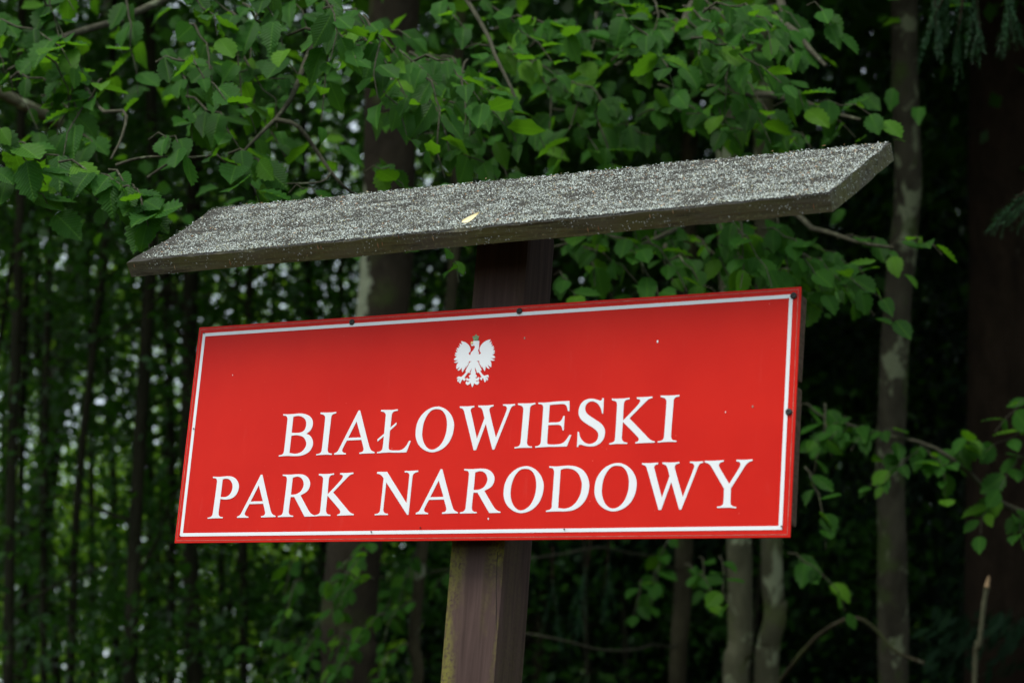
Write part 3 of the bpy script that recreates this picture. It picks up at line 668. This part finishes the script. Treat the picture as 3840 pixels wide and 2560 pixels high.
def mesh_arrays(me):
    v = np.empty(len(me.vertices) * 3, np.float32); me.vertices.foreach_get('co', v)
    f = np.empty(len(me.loops), np.int32); me.loops.foreach_get('vertex_index', f)
    u = np.empty(len(me.loops) * 2, np.float32); me.uv_layers[0].data.foreach_get('uv', u)
    return v.reshape(-1, 3), f.reshape(-1, 4), u.reshape(-1, 2)
SARR = [mesh_arrays(m_) for m_ in SIMPLE]
for m_ in SIMPLE: bpy.data.meshes.remove(m_)
def merge_leaves(name, mats):
    VV, FF, UU, o = [], [], [], 0
    for i, mt in enumerate(mats):
        v, f, u = SARR[i % 4]; A = np.array(mt, np.float32)
        VV.append(v @ A[:3, :3].T + A[:3, 3]); FF.append(f + o); UU.append(u); o += len(v)
    return mesh_np(name, np.concatenate(VV), np.concatenate(FF), np.concatenate(UU))

def ground_under(p): return Vector((p[0], p[1], 0))

# ------------------------------------------------------------------ the wood behind the sign
Fh = Vector((FWD[0], FWD[1], 0)).normalized(); Rh = Vector((Fh.y, -Fh.x, 0))
def floor_at(l, d): return Vector((CAM[0], CAM[1], 0)) + Fh * d + Rh * l
def stem_line(xb, xt, d, bend=()):
    """trunk axis seen at xb on the photo's lower edge and xt on its upper edge, d metres away; starts on the ground"""
    b, t = at2(xb, 1568, d), at2(xt, 0, d)
    k = (t - b) / (t.z - b.z)
    base = b - k * b.z
    pts = [base, b.lerp(base, .5)] + [b] + [at2(x, y, d) for x, y in bend] + [t, t + k * 2.5, t + k * 6]
    return base, pts

# ---- near hornbeams whose leaves are told apart
def cluster(tree, cx, cy, rx, ry, d, nt, dx, dy, nl=8, size=(.072, .108), jd=.35, ln=(150, 260)):
    for k in range(nt):
        x0 = cx + rnd.uniform(-rx, rx); y0 = cy + rnd.uniform(-ry, ry); L = rnd.uniform(*ln) * 5 / d
        an = math.atan2(dy, dx) + rnd.gauss(0, .45)
        dd = d + rnd.uniform(-jd, jd)
        x1, y1 = x0 + L * math.cos(an), y0 + L * math.sin(an)
        tree.spray(at2(x0 - (x1 - x0) * .5, y0 - (y1 - y0) * .5, dd + .1), at2(x0 + (x1 - x0) * .5, y0 + (y1 - y0) * .5, dd - .1), max(4, int(nl * L / 200 * d / 5)), size)

bA, pA = stem_line(805, 905, 8.6, ((800, 1400), (885, 640), (895, 350)))
A = Tree('hornbeam_tree', bA, 'leafy hornbeam with a thick trunk, pale on its left side, between plank and sign', 'tree', 'hornbeams right behind the sign')
A.trunk(pA, .120, .095, M['bark_strip'], n=40)
A.trunk([p + Vector(R) * .19 + Vector((0, .15, 0)) for p in pA], .028, .018, M['bark_brown'], sides=8, name='stem')
# limbs
A.limb([at2(885, -250, 8.4), at2(700, -160, 6.8), at2(420, -20, 6.4), at2(140, 100, 6.0), at2(-60, 140, 5.8)], .018, .006)
A.limb([at2(885, -300, 8.6), at2(400, 420, 7.9), at2(140, 275, 7.6), at2(0, 205, 7.4), at2(-120, 150, 7.3)][2:], .022, .018, M['bark_pale'])
A.limb([at2(885, -420, 8.5), at2(800, -220, 6.6), at2(760, 20, 5.5), at2(700, 170, 5.2), at2(640, 262, 5.05)], .014, .005)
A.limb([at2(640, 262, 5.05), at2(690, 282, 5.0), at2(735, 340, 5.0), at2(765, 385, 4.95), at2(800, 425, 4.95), at2(828, 442, 5.0)], .006, .003)
A.limb([at2(765, 385, 4.95), at2(740, 408, 4.9), at2(660, 412, 4.9)], .003, .0016)
A.limb([at2(640, 262, 5.05), at2(590, 310, 5.0), at2(545, 350, 5.0)], .005, .002)
A.limb([at2(140, 100, 6.0), at2(180, 190, 5.3), at2(230, 260, 5.0), at2(290, 270, 4.9), at2(283, 330, 4.85), at2(255, 375, 4.8)], .006, .0025)
A.limb([at2(265, 388, 4.8), at2(310, 372, 4.8), at2(360, 366, 4.8), at2(440, 368, 4.8)], .004, .002)
A.limb([at2(330, 412, 4.8), at2(400, 370, 4.85), at2(470, 352, 4.9)], .003, .0016)
A.limb([at2(885, -420, 8.5), at2(1000, -150, 6.5), at2(1120, 100, 5.6), at2(1180, 260, 5.4)], .010, .003)
# hand-placed twigs of the sharp left-hand leaves
T_ = A.spray
T_(at2(255, 375, 4.8), at2(345, 505, 4.65), 9, (0.088, 0.114), r=.003)
T_(at2(230, 400, 4.75), at2(368, 500, 4.62), 9, (.085, .110), r=.003)
T_(at2(260, 420, 4.7), at2(350, 515, 4.6), 7, (.085, .110), r=.003)
T_(at2(150, 370, 4.8), at2(350, 450, 4.7), 8, (0.083, 0.107), r=.003)
T_(at2(-40, 290, 4.7), at2(130, 390, 4.7), 8, (0.088, 0.116), r=.003)
T_(at2(-50, 400, 4.7), at2(130, 450, 4.75), 8, (0.083, 0.114), r=.003)
T_(at2(20, 320, 4.9), at2(240, 420, 4.8), 9, (0.077, 0.104), r=.003)
T_(at2(100, 400, 5.0), at2(300, 430, 4.9), 7, (0.071, 0.099), r=.003)
T_(at2(345, 320, 4.85), at2(440, 345, 4.75), 5, (0.073, 0.095), r=.002)
T_(at2(470, 360, 4.95), at2(600, 435, 4.85), 8, (0.083, 0.110), r=.003)
T_(at2(520, 350, 5.0), at2(650, 440, 4.95), 7, (0.071, 0.099), r=.003)
T_(at2(680, 440, 5.0), at2(770, 455, 4.95), 5, (0.065, 0.087), r=.002)
T_(at2(840, 385, 5.2), at2(925, 420, 5.1), 5, (0.071, 0.093), r=.002)
T_(at2(1010, 545, 5.2), at2(1060, 610, 5.1), 4, (0.071, 0.093), r=.002)
cluster(A, 130, 60, 170, 100, 5.5, 10, .6, .7)
cluster(A, 150, 230, 170, 60, 5.4, 6, .5, .7)
cluster(A, 560, 110, 130, 130, 5.2, 11, .7, .7, 9)
cluster(A, 760, 80, 130, 100, 5.3, 10, .8, .6, 9)
cluster(A, 560, 230, 80, 60, 5.3, 5, .7, .5)
cluster(A, 930, 190, 110, 90, 5.4, 10, .8, .7, 9)
cluster(A, 1080, 260, 100, 90, 5.6, 9, .6, .9, 8)
cluster(A, 1130, 110, 120, 120, 5.9, 8, .8, .5, 8)
for k in range(7):
    A.cloud(at2(rnd.uniform(0, 1200), rnd.uniform(-100, 250), 6.3), at2(rnd.uniform(0, 1200), rnd.uniform(0, 320), 7.6), 26, (.07, .10))
A.finish()

bB, pB = stem_line(1690, 1680, 9.0, ((1700, 1380), (1672, 300)))
B_ = Tree('hornbeam_tree', bB, 'hornbeam with a slim pale straight trunk rising below the right half of the sign', 'tree', 'hornbeams right behind the sign')
B_.trunk(pB, .056, .046, M['bark_pale'], n=40)
B_.limb([at2(1680, -200, 9), at2(1640, -80, 7.3), at2(1560, 60, 6.2), at2(1420, 150, 5.8)], .022, .006)
B_.limb([at2(1680, -150, 9), at2(1760, -60, 7.2), at2(1820, 60, 6.0), at2(1900, 160, 5.7)], .020, .005)
B_.limb([at2(1677, 180, 9), at2(1700, 200, 7.5), at2(1850, 240, 6.2), at2(1980, 270, 5.9)], .016, .004)
B_.limb([at2(1690, 420, 9), at2(1480, 500, 6.9), at2(1540, 570, 6.5), at2(1625, 645, 6.4)], .016, .008)
T_ = B_.spray
T_(at2(1850, 10, 5.6), at2(1955, 70, 5.5), 5, (0.088, 0.116), r=.002)
T_(at2(1740, 150, 5.7), at2(1840, 220, 5.6), 6, (0.083, 0.110), r=.002)
T_(at2(1880, 230, 5.8), at2(2040, 285, 5.7), 8, (0.071, 0.095), r=.002)
T_(at2(1780, 240, 5.9), at2(1960, 280, 5.8), 8, (0.071, 0.095), r=.002)
cluster(B_, 1350, 80, 110, 80, 6.0, 6, .7, .5, 8)
cluster(B_, 1560, 70, 110, 60, 5.9, 7, .7, .5, 8)
cluster(B_, 1740, 60, 110, 70, 5.8, 7, .8, .4, 8)
cluster(B_, 1650, 190, 100, 60, 6.0, 5, .7, .6, 8)
cluster(B_, 1340, 250, 110, 90, 6.2, 7, .6, .7, 8)
cluster(B_, 1560, 290, 120, 50, 6.3, 5, .8, .4, 8)
cluster(B_, 1800, 290, 90, 30, 6.3, 4, .8, .4, 7)
for k in range(6):
    B_.cloud(at2(rnd.uniform(1250, 1850), rnd.uniform(-100, 200), 6.8), at2(rnd.uniform(1250, 1850), rnd.uniform(0, 320), 7.8), 24, (.07, .10))
B_.finish()

bC, pC = stem_line(1762, 1760, 9.6, ((1766, 1480), (1783, 1390), (1772, 1270), (1752, 120)))
C_ = Tree('hornbeam_tree', bC, 'hornbeam with a crooked lichen-spotted trunk right beside the slim straight one', 'tree', 'hornbeams right behind the sign')
C_.trunk(pC, .058, .040, M['bark_pale'], n=50)
C_.limb([at2(1765, 480, 9.6), at2(1640, 480, 7.6), at2(1560, 520, 6.4), at2(1440, 570, 6.0)], .014, .005)
C_.limb([at2(1765, 450, 9.6), at2(1800, 470, 7.6), at2(1900, 540, 6.4), at2(2050, 570, 6.1)], .014, .004)
C_.limb([at2(1790, 1568, 8.6), at2(1870, 1470, 8.3), at2(1950, 1420, 8.2), at2(2010, 1442, 8.2), at2(2060, 1490, 8.2), at2(2132, 1526, 8.1)], .009, .007, M['bark_brown'], 'dead_branch')
T_ = C_.spray
T_(at2(1880, 610, 6.0), at2(2040, 690, 5.8), 8, (0.083, 0.110), r=.002)
T_(at2(2040, 560, 6.1), at2(2170, 550, 6.0), 5, (0.071, 0.093), r=.002)
T_(at2(1820, 560, 6.1), at2(1990, 620, 6.0), 8, (0.071, 0.099), r=.002)
T_(at2(1270, 630, 6.0), at2(1330, 680, 5.9), 4, (0.077, 0.099), r=.002)
T_(at2(1920, 540, 6.3), at2(2080, 590, 6.2), 7, (0.065, 0.087), r=.002)
cluster(C_, 1420, 580, 110, 50, 6.2, 7, .6, .6, 7)
cluster(C_, 1600, 590, 90, 50, 6.3, 7, .6, .6, 7)
cluster(C_, 1780, 560, 80, 50, 6.1, 9, .7, .6, 8)
cluster(C_, 1880, 640, 70, 40, 6.1, 6, .7, .5, 8)

cluster(C_, 1880, 1150, 30, 200, 7.0, 4, .5, .7, 6)
cluster(C_, 1620, 1310, 70, 40, 7.8, 3, .4, .7, 6)
C_.finish()

bD, pD = stem_line(2052, 2078, 9.0, ((2050, 1300), (2045, 1050), (2062, 700), (2085, 420)))
D_ = Tree('hornbeam_tree', bD, 'hornbeam with a tall mottled grey trunk standing clear to the right of the sign', 'tree', 'hornbeams right behind the sign')
D_.trunk(pD, .066, .054, M['bark_mottled'], n=50)
D_.limb([at2(2470, 1220, 7.6), at2(2352, 1188, 7.3), at2(2290, 1150, 7.1), at2(2230, 1085, 7.0), at2(2140, 1025, 7.0), at2(2040, 1000, 7.1), at2(1930, 960, 7.2)], .013, .004, name='limb')
T_ = D_.spray
for q in ((2230, 1085, 2150, 1060), (2140, 1025, 2040, 1080), (2060, 1000, 1950, 1000), (2000, 990, 1900, 980), (2290, 1150, 2250, 1190), (2320, 1160, 2352, 1230), (2180, 1050, 2250, 1000),
          (2400, 900, 2290, 960), (2420, 980, 2270, 1010), (2400, 1040, 2300, 1090), (1960, 960, 1850, 1010), (2060, 1010, 1990, 1120), (2130, 1030, 2180, 1110)):
    T_(at2(q[0], q[1], 7.1), at2(q[2], q[3], 6.95), 7, (0.065, 0.099), r=.002)
D_.finish()

bG, pG = stem_line(1556, 1590, 10.2, ((1570, 1300), (1580, 600)))
G_ = Tree('hornbeam_tree', bG, 'thin mossy hornbeam stem left of the pale pair under the sign', 'tree', 'hornbeams right behind the sign')
G_.trunk(pG, .046, .036, M['bark_brown'], n=40)
cluster(G_, 1520, 1330, 60, 60, 8.6, 3, .3, .8, 6)
cluster(G_, 900, 1310, 230, 60, 8.9, 9, -.7, .6, 8, (.055, .085))
cluster(G_, 760, 1440, 200, 90, 8.3, 8, -.7, .6, 8, (.055, .085))
cluster(G_, 825, 1400, 70, 120, 7.8, 10, -.5, .8, 8, (.055, .085))
G_.limb([at2(1560, 1300, 10.2), at2(1400, 1260, 9.2), at2(1180, 1290, 8.8), at2(900, 1330, 8.8)], .006, .003)
G_.limb([at2(1556, 1480, 10.2), at2(1400, 1492, 8.4), at2(1300, 1478, 8.0), at2(1210, 1462, 8.0)], .006, .003)
G_.finish()

# dead broken stick at the right edge
bS = at2(2236, 1640, 8.0); st = Tree('dead_sapling', ground_under(bS), 'bare broken sapling stick with a pale snapped top at the right edge', 'dead sapling')
st.trunk([ground_under(bS), at2(2236, 1640, 8.0), at2(2250, 1480, 8.0), at2(2258, 1400, 8.0), at2(2267, 1345, 8.0)], .011, .0085, M['bark_pale'], 8, .25, 30, 'stem')
s = N('broken_wood'); s.set(Base_Color=s.mix(s.noise(s.coord('Object'), 90), (0.30, 0.19, 0.09), (0.45, 0.30, 0.16)), Roughness=.9); M['broken'] = s.m
st.part('snapped_top', tubes_mesh('snapped_top', [tube_data([at2(2266, 1347, 8), at2(2268, 1338, 8), at2(2270, 1330, 8), at2(2272, 1322, 8)], .0105, .003, 8, .6)]), M['broken'])

# ---- vectorised leaf clouds for crowns further back
def quad_leaves(P, size, upw=.7, rs=npr, aspect=.62):
    n = len(P); nrm = rs.normal(size=(n, 3)); nrm[:, 2] += upw * 1.6; nrm /= np.linalg.norm(nrm, axis=1)[:, None]
    t = rs.normal(size=(n, 3)); t[:, 2] -= .5; t -= nrm * (t * nrm).sum(1)[:, None]; t /= np.linalg.norm(t, axis=1)[:, None]
    b = np.cross(nrm, t); sz = np.asarray(size) if np.ndim(size) else rs.uniform(size * .7, size * 1.25, n)
    sz = sz[:, None]; V = np.empty((n, 4, 3), np.float32)
    V[:, 0] = P; V[:, 1] = P + t * sz * .45 + b * sz * aspect * .5 - nrm * sz * .06; V[:, 2] = P + t * sz - nrm * sz * .12; V[:, 3] = P + t * sz * .45 - b * sz * aspect * .5 - nrm * sz * .06
    return V.reshape(-1, 3), np.arange(n * 4, dtype=np.int32).reshape(-1, 4)
def clumpy(n, nc, fn, sig, rs=npr):
    """points gathered in clumps; fn(m) gives clump centres"""
    c = fn(nc); w = rs.gamma(1.2, 1, nc); w /= w.sum(); k = rs.choice(nc, n, p=w)
    return c[k] + rs.normal(size=(n, 3)) * np.asarray(sig)
def ell(rx, z0, z1, rs=npr):
    def f(m):
        u = rs.uniform(0, 1, m) ** .8; th = rs.uniform(0, 2 * np.pi, m); z = z0 + (z1 - z0) * u
        rr = rx * np.sqrt(np.clip(1 - ((u - .42) / .62) ** 2, .03, 1)) * np.sqrt(rs.uniform(.05, 1, m))
        return np.stack([rr * np.cos(th), rr * np.sin(th), z], 1)
    return f
def crown_mesh(name, n, nc, rx, z0, z1, size, sig=(.38, .38, .20)):
    v, f = quad_leaves(clumpy(n, nc, ell(rx, z0, z1), sig), size); return mesh_np(name, v, f, smooth=False)
def plain_trunk(name, h, r, lean, seed):
    rr = random.Random(seed); pts = [Vector((0, 0, -.05))]
    x = y = 0
    for k in range(1, 6):
        x += rr.gauss(lean * .2, .10); y += rr.gauss(0, .10); pts.append(Vector((x, y, h * k / 5)))
    tb = [tube_data(catmull(pts, 16), r, r * .45, 9, .15, seed=seed)]
    for k in range(5):
        z = h * rr.uniform(.35, .9); an = rr.uniform(0, 6.28); q = Vector((x * z / h, y * z / h, z)); L = rr.uniform(.8, 1.9)
        e = q + Vector((math.cos(an) * L, math.sin(an) * L, L * rr.uniform(.1, .6)))
        tb.append(tube_data(catmull([q, q.lerp(e, .5) + Vector((0, 0, .1)), e], 5), r * .35, .006, 5))
    return tubes_mesh(name, tb)
def plant(name, protos, l, d, label, cat, group, sc_=1.0, rot=None):
    tr, cr, tm, cm = rnd.choice(protos)
    e = empty(name, floor_at(l, d), label, cat, group); e.rotation_euler = (0, 0, rnd.uniform(0, 6.28) if rot is None else rot); e.scale = (sc_, sc_, sc_ * rnd.uniform(.92, 1.1))
    link('trunk', tr, tm, e); link('crown', cr, cm, e); return e
big = [(plain_trunk('trunk', 11, rnd.uniform(.09, .15), rnd.uniform(-.4, .4), 60 + i), crown_mesh('crown', 13000, 100, 2.7, 4.2, 14, .085), M['bark_dark'], M['leaf_mass']) for i in range(4)]
sap = [(plain_trunk('trunk', 6.5, rnd.uniform(.022, .04), rnd.uniform(-.5, .5), 80 + i), crown_mesh('crown', 4200, 70, 1.25, .8, 7.2, .072, (.26, .26, .13)), M['bark_dark'], M['leaf_mass']) for i in range(4)]

# spruces: whorls of drooping boughs hung with needle fronds
def spruce_crown(name, h, r0, n, z0=1.2, rs=npr):
    P, Dv = [], []
    nb = 90
    for k in range(nb):
        z = z0 + (h - z0) * (k + rs.rand()) / nb; L = r0 * (1 - (z / h) ** 1.3) + .25; an = rs.uniform(0, 2 * np.pi)
        m = int(n / nb * (L / r0 + .2)); t = np.sqrt(rs.uniform(.02, 1, m)); rad = L * t
        zz = z - .35 * L * t ** 1.4 + .18 * L * t ** 3
        lat = rs.normal(0, .16 + .14 * L * (1 - t) , m); hang = -np.abs(rs.normal(0, .22, m)) * (1.1 - t * .4)
        ca, sa = np.cos(an), np.sin(an)
        P.append(np.stack([rad * ca - lat * sa, rad * sa + lat * ca, zz + hang], 1))
        Dv.append(np.stack([np.full(m, ca * .5), np.full(m, sa * .5), np.full(m, -.8)], 1) + rs.normal(0, .35, (m, 3)))
    P, Dv = np.concatenate(P), np.concatenate(Dv); Dv /= np.linalg.norm(Dv, axis=1)[:, None]
    sd_ = np.cross(Dv, rs.normal(size=Dv.shape)); sd_ /= np.linalg.norm(sd_, axis=1)[:, None]
    L = rs.uniform(.07, .17, len(P))[:, None]; w = .019
    V = np.stack([P - sd_ * w * .6, P + Dv * L * .5 - sd_ * w, P + Dv * L, P + Dv * L * .5 + sd_ * w], 1).reshape(-1, 3)
    return mesh_np(name, V, np.arange(len(V), dtype=np.int32).reshape(-1, 4), smooth=False)
def spruce_trunk(name, h, r): return tubes_mesh(name, [tube_data([Vector((0, 0, h * k / 14 - .05)) for k in range(15)], r, .02, 12, .12)])
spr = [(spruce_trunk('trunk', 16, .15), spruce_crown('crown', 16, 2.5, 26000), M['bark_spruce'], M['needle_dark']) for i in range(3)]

# far right: big spruce whose bare brown trunk shows, with near fronds
bP, pP = stem_line(2312, 2322, 10.0)
S_ = Tree('spruce_tree', bP, 'big spruce with a broad dark brown trunk filling the right edge', 'tree', 'spruces on the right')
S_.trunk(pP, .215, .17, M['bark_spruce'], 18, .10, 40)
def frond_mesh(name, tw):
    V, Fc = [], []
    for p0, p1 in tw:
        d = p1 - p0; L = d.length; d.normalize(); n = max(6, int(L / .0045))
        for k in range(n):
            t = k / n; p = p0.lerp(p1, t) + Vector((0, 0, -.03 * t * t))
            for q in range(3):
                rv = Vector((rnd.gauss(0, 1), rnd.gauss(0, 1), rnd.gauss(0, 1))); sd_ = (rv - d * rv.dot(d)).normalized()
                nd = (d * .75 + sd_).normalized(); ln_ = rnd.uniform(.014, .022) * (1 - .4 * t); wv = nd.cross(rv).normalized() * .0011
                o = len(V); e = p + nd * ln_; V += [p - wv, p + wv, e + wv * .5, e - wv * .5]; Fc.append((o, o + 1, o + 2, o + 3))
    return mesh_np(name, V, Fc, smooth=False)
for (x0, y0, x1, y1, d) in ((2185, -60, 2105, 150, 6.8), (2150, -40, 2165, 120, 7.0), (2215, -50, 2195, 185, 6.8), (2240, -40, 2250, 140, 7.0), (2300, -60, 2352, 90, 6.6), (2330, -40, 2300, 120, 7.0),
                            (2420, 390, 2262, 515, 6.6), (2430, 420, 2310, 500, 6.7), (1345, 1300, 1322, 1470, 9.0), (1400, 1290, 1385, 1420, 9.2), (1270, 1330, 1295, 1500, 9.4)):
    p0, p1 = at2(x0, y0, d), at2(x1, y1, d); ax = p1 - p0
    up_ = p0 + (ground_under(p0) - ground_under(p1)) * .2 + Vector((0, 0, .15))
    lb = S_.limb([up_, p0, p0.lerp(p1, .6)], .006, .002, M['bark_spruce'], 'branch')
    tw = [(p0, p1)]
    for k in range(9):
        t = rnd.uniform(.05, .85); q = p0.lerp(p1, t); sd_ = Vector((rnd.gauss(0, 1), rnd.gauss(0, 1), -.9 + rnd.gauss(0, .3))).normalized()
        tw.append((q, q + (sd_ * .6 + ax.normalized()).normalized() * rnd.uniform(.08, .2) * (1.1 - t)))
    fr = link('needles', frond_mesh('needles', tw), M['needle'], lb, kind='stuff')
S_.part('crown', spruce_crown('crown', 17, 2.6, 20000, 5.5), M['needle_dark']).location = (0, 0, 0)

for l, d in ((1.7, 13.5), (2.9, 12.5), (1.0, 15.5), (3.4, 15), (2.3, 17.0), (4.3, 13), (4.6, 17), (3.4, 19), (5.6, 15.5), (1.4, 19.5), (5.6, 19.5), (4.0, 9.5), (5.6, 11.5), (0.35, 14.6), (2.0, 21.5), (3.8, 22), (5.4, 22.5), (.8, 22.5), (2.9, 24), (4.7, 24.5), (6.5, 24)):
    plant('spruce_tree', spr, l, d, 'dark spruce with drooping boughs in the gloom behind the right-hand trunks', 'tree', 'spruces on the right', rnd.uniform(.8, 1.1))

thin = [crown_mesh('crown', 1500, 45, 1.2, .8, 7.2, .072, (.22, .22, .11)) for i in range(2)]
STEM_LABEL = {18: 'slim dark stem hugging the left edge, leftmost of the thin woodland stems', 62: 'slim dark stem, second of the thin ones counted from the left edge',
    100: 'slim upright dark stem, third of the thin ones counted from the left edge', 130: 'thin stem leaning left as it rises, fourth from the left edge at the bottom',
    160: 'thin stem leaning strongly right as it rises, fifth from the left edge at the bottom', 212: 'slim dark stem, sixth of the thin ones counted from the left edge',
    268: 'thin stem leaning left behind the stouter ones, seventh from the left edge', 298: 'dark stem rising past the left tip of the roof plank, leaning slightly right',
    345: 'slim dark stem left of the sign, rising under the left tip of the roof plank', 392: 'upright dark stem just left of the lower left corner of the sign',
    446: 'stoutest dark stem, rising behind the lower left corner of the sign', 505: 'very thin stem under the left part of the sign',
    560: 'thin stem leaning right below the letter P of the second line', 735: 'slim dark stem close to the left of the thick hornbeam trunk',
    1235: 'slim brown stem in the shade close to the right of the sign post'}
# slim dark stems at the left, each with its own sparse crown
for (xb, xt, d, r, mt) in ((18, 50, 10.5, .040, 'bark_dark'), (62, 78, 13, .034, 'bark_dark'), (100, 108, 11.5, .030, 'bark_dark'), (160, 262, 11, .032, 'bark_dark'), (212, 232, 13.5, .030, 'bark_dark'),
                           (298, 345, 10.8, .052, 'bark_dark'), (345, 322, 14, .045, 'bark_dark'), (392, 378, 12.5, .040, 'bark_dark'), (446, 470, 11.5, .068, 'bark_dark'), (268, 180, 15, .04, 'bark_dark'),
                           (505, 540, 13, .028, 'bark_dark'), (560, 610, 12.0, .036, 'bark_dark'), (130, 20, 15, .05, 'bark_dark'), (735, 700, 13.2, .04, 'bark_dark'), (1235, 1290, 12.5, .05, 'bark_brown')):
    b_, p_ = stem_line(xb, xt, d, ((xb + (xt - xb) * .3 + rnd.uniform(-24, 24), 1100), (xb + (xt - xb) * .7 + rnd.uniform(-24, 24), 480)))
    r *= .8
    t_ = Tree('slim_tree', b_, STEM_LABEL[xb], 'tree', 'slim dark stems in the shaded wood')
    t_.trunk(p_, r, r * .55, M[mt], 9, .15, 24)
    for k in range(5):
        q = at2(xb + (xt - xb) * .3 + rnd.uniform(-10, 10), rnd.uniform(100, 1500), d); q = min((p for p in catmull(p_, 60)), key=lambda p: (p - q).length)
        e = q + Rh * rnd.uniform(-.8, .8) + Fh * rnd.uniform(-.5, .3) + UP * rnd.uniform(.0, .6)
        t_.limb([q, q.lerp(e, .5) + UP * .06, e], r * .3, .002, M[mt], 'branch')
    c_ = link('crown', thin[int(d * 7) % 2], M['leaf_mass'], t_.root); c_.location = p_[3] - t_.base - Vector((0, 0, 4.0)); c_.rotation_euler = (0, 0, rnd.uniform(0, 6.28)); c_.scale = (.9, .9, .9)

# the wood itself
rr2 = random.Random(3); placed = []
def free(l, d, m): return all((l - a) ** 2 + (d - b) ** 2 > m * m for a, b in placed)
for k in range(900):
    d = rr2.uniform(12, 17.5); l = rr2.uniform(-13, 11)
    if l > .08 * d and d < 20 and l < .5 * d: continue
    if not free(l, d, 2.6): continue
    placed.append((l, d))
    plant('broadleaf_tree', big, l, d, 'broadleaf forest tree with a shaded crown deep in the wood', 'tree', 'broadleaf trees deep in the wood', rr2.uniform(.85, 1.12))
placed2 = []
for k in range(46):
    d = rr2.uniform(13, 18); l = rr2.uniform(-.30, .30) * d
    if l > .10 * d and rr2.random() < .75: continue
    if any((l - a) ** 2 + (d - b) ** 2 < 2.0 for a, b in placed2): continue
    placed2.append((l, d))
    plant('understorey_sapling', sap, l, d, 'thin understorey sapling with loose leaves in the shade of the wood', 'sapling', 'saplings in the wood', rr2.uniform(.8, 1.25))
for k in range(60):
    d = rr2.uniform(12.0, 16.5); l = rr2.uniform(-.27, .0) * d
    if any((l - a) ** 2 + (d - b) ** 2 < 1.3 for a, b in placed2) or len(placed2) > 26: continue
    placed2.append((l, d))
    plant('understorey_sapling', sap, l, d, 'thin understorey sapling with loose leaves in the shade of the wood', 'sapling', 'saplings in the wood', rr2.uniform(.85, 1.2))
for l, d in ((.45, 11.6), (.9, 12.4), (1.5, 11.8), (1.2, 13.3), (2.2, 12.6)):
    plant('understorey_sapling', sap, l, d, 'dim understorey sapling in the gloom to the right of the sign post', 'sapling', 'dim saplings right of the post', rr2.uniform(.8, 1.0))
for l, d in ((4.7, 6.4), (4.5, 3.4), (5.2, .6)):  # spruces added out of view to shade the post's right side
    plant('spruce_tree', spr, l, d, 'added tall spruce out of view on the right, shading the post and trunks', 'tree', 'added shading spruces', .95)
print('trees', len(placed), 'saplings', len(placed2))

# upper crowns of the hornbeams by the sign, above the picture; they shade the wood
up1 = [crown_mesh('upper_crown', 16000, 110, 3.0, 4.9, 12.5, .095) for i in range(2)]
for i, t_ in enumerate((A, B_, C_, D_, G_)):
    for k in range(2 if i in (0, 3) else 1):
        o = link('upper_crown', up1[(i + k) % 2], M['leaf_mass'], t_.root); o.location = Fh * (-.6 - k * .2) + Rh * ((-2.6 if i == 0 else 2.2) * k); o.rotation_euler = (0, 0, i * 1.3 + k * 2)
for l, d in ((-5.2, 8.5), (-7.8, 9.5), (-4.2, 10.8), (4.6, 7.8), (7.0, 8.5), (-10.5, 10), (9.5, 10)):  # unseen trees added beside the sign to darken the wood
    plant('broadleaf_tree', [(big[0][0], up1[0], M['bark_dark'], M['leaf_mass'])], l, d, 'added broadleaf tree out of view beside the sign, shading the wood', 'tree', 'added shading trees', 1.0)
# far side of the glade: sunlit wood edge that reads as one mass
def far_fn(m):
    l = npr.uniform(-11.5, 9.5, m); d = 30 + npr.uniform(0, 4, m); z = 13.2 * npr.uniform(0, 1, m) ** 1.25
    P = np.array([floor_at(a, b) for a, b in zip(l, d)]); P[:, 2] = z; return P
def back_fn(m):
    P = far_fn(m); P += np.array(Fh) * 5; P[:, 2] = 8.6 * npr.uniform(0, 1, m); P[:, :2] += np.array(Rh)[:2] * npr.normal(0, 2, (m, 1)); return P
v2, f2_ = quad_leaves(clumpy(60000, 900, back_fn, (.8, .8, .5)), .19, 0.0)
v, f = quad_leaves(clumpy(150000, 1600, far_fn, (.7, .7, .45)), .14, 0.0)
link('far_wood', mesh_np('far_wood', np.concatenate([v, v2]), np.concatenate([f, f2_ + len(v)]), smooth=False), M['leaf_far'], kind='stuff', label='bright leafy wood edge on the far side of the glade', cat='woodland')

# unseen leaf mass added behind the camera to block low sky light
def blocker_fn(m):
    l = npr.uniform(-26, 26, m); d = -npr.uniform(13, 18, m); z = 11.5 * npr.uniform(0, 1, m)
    P = np.array([floor_at(a, b) for a, b in zip(l, d)]); P[:, 2] = z; return P
v, f = quad_leaves(clumpy(26000, 420, blocker_fn, (1.0, 1.0, .8)), .26, 0.0)
link('sky_blocking_wood', mesh_np('sky_blocking_wood', v, f, smooth=False), M['leaf_mass'], kind='stuff', label='added leafy wood out of view behind the camera, blocking low sky light', cat='woodland')
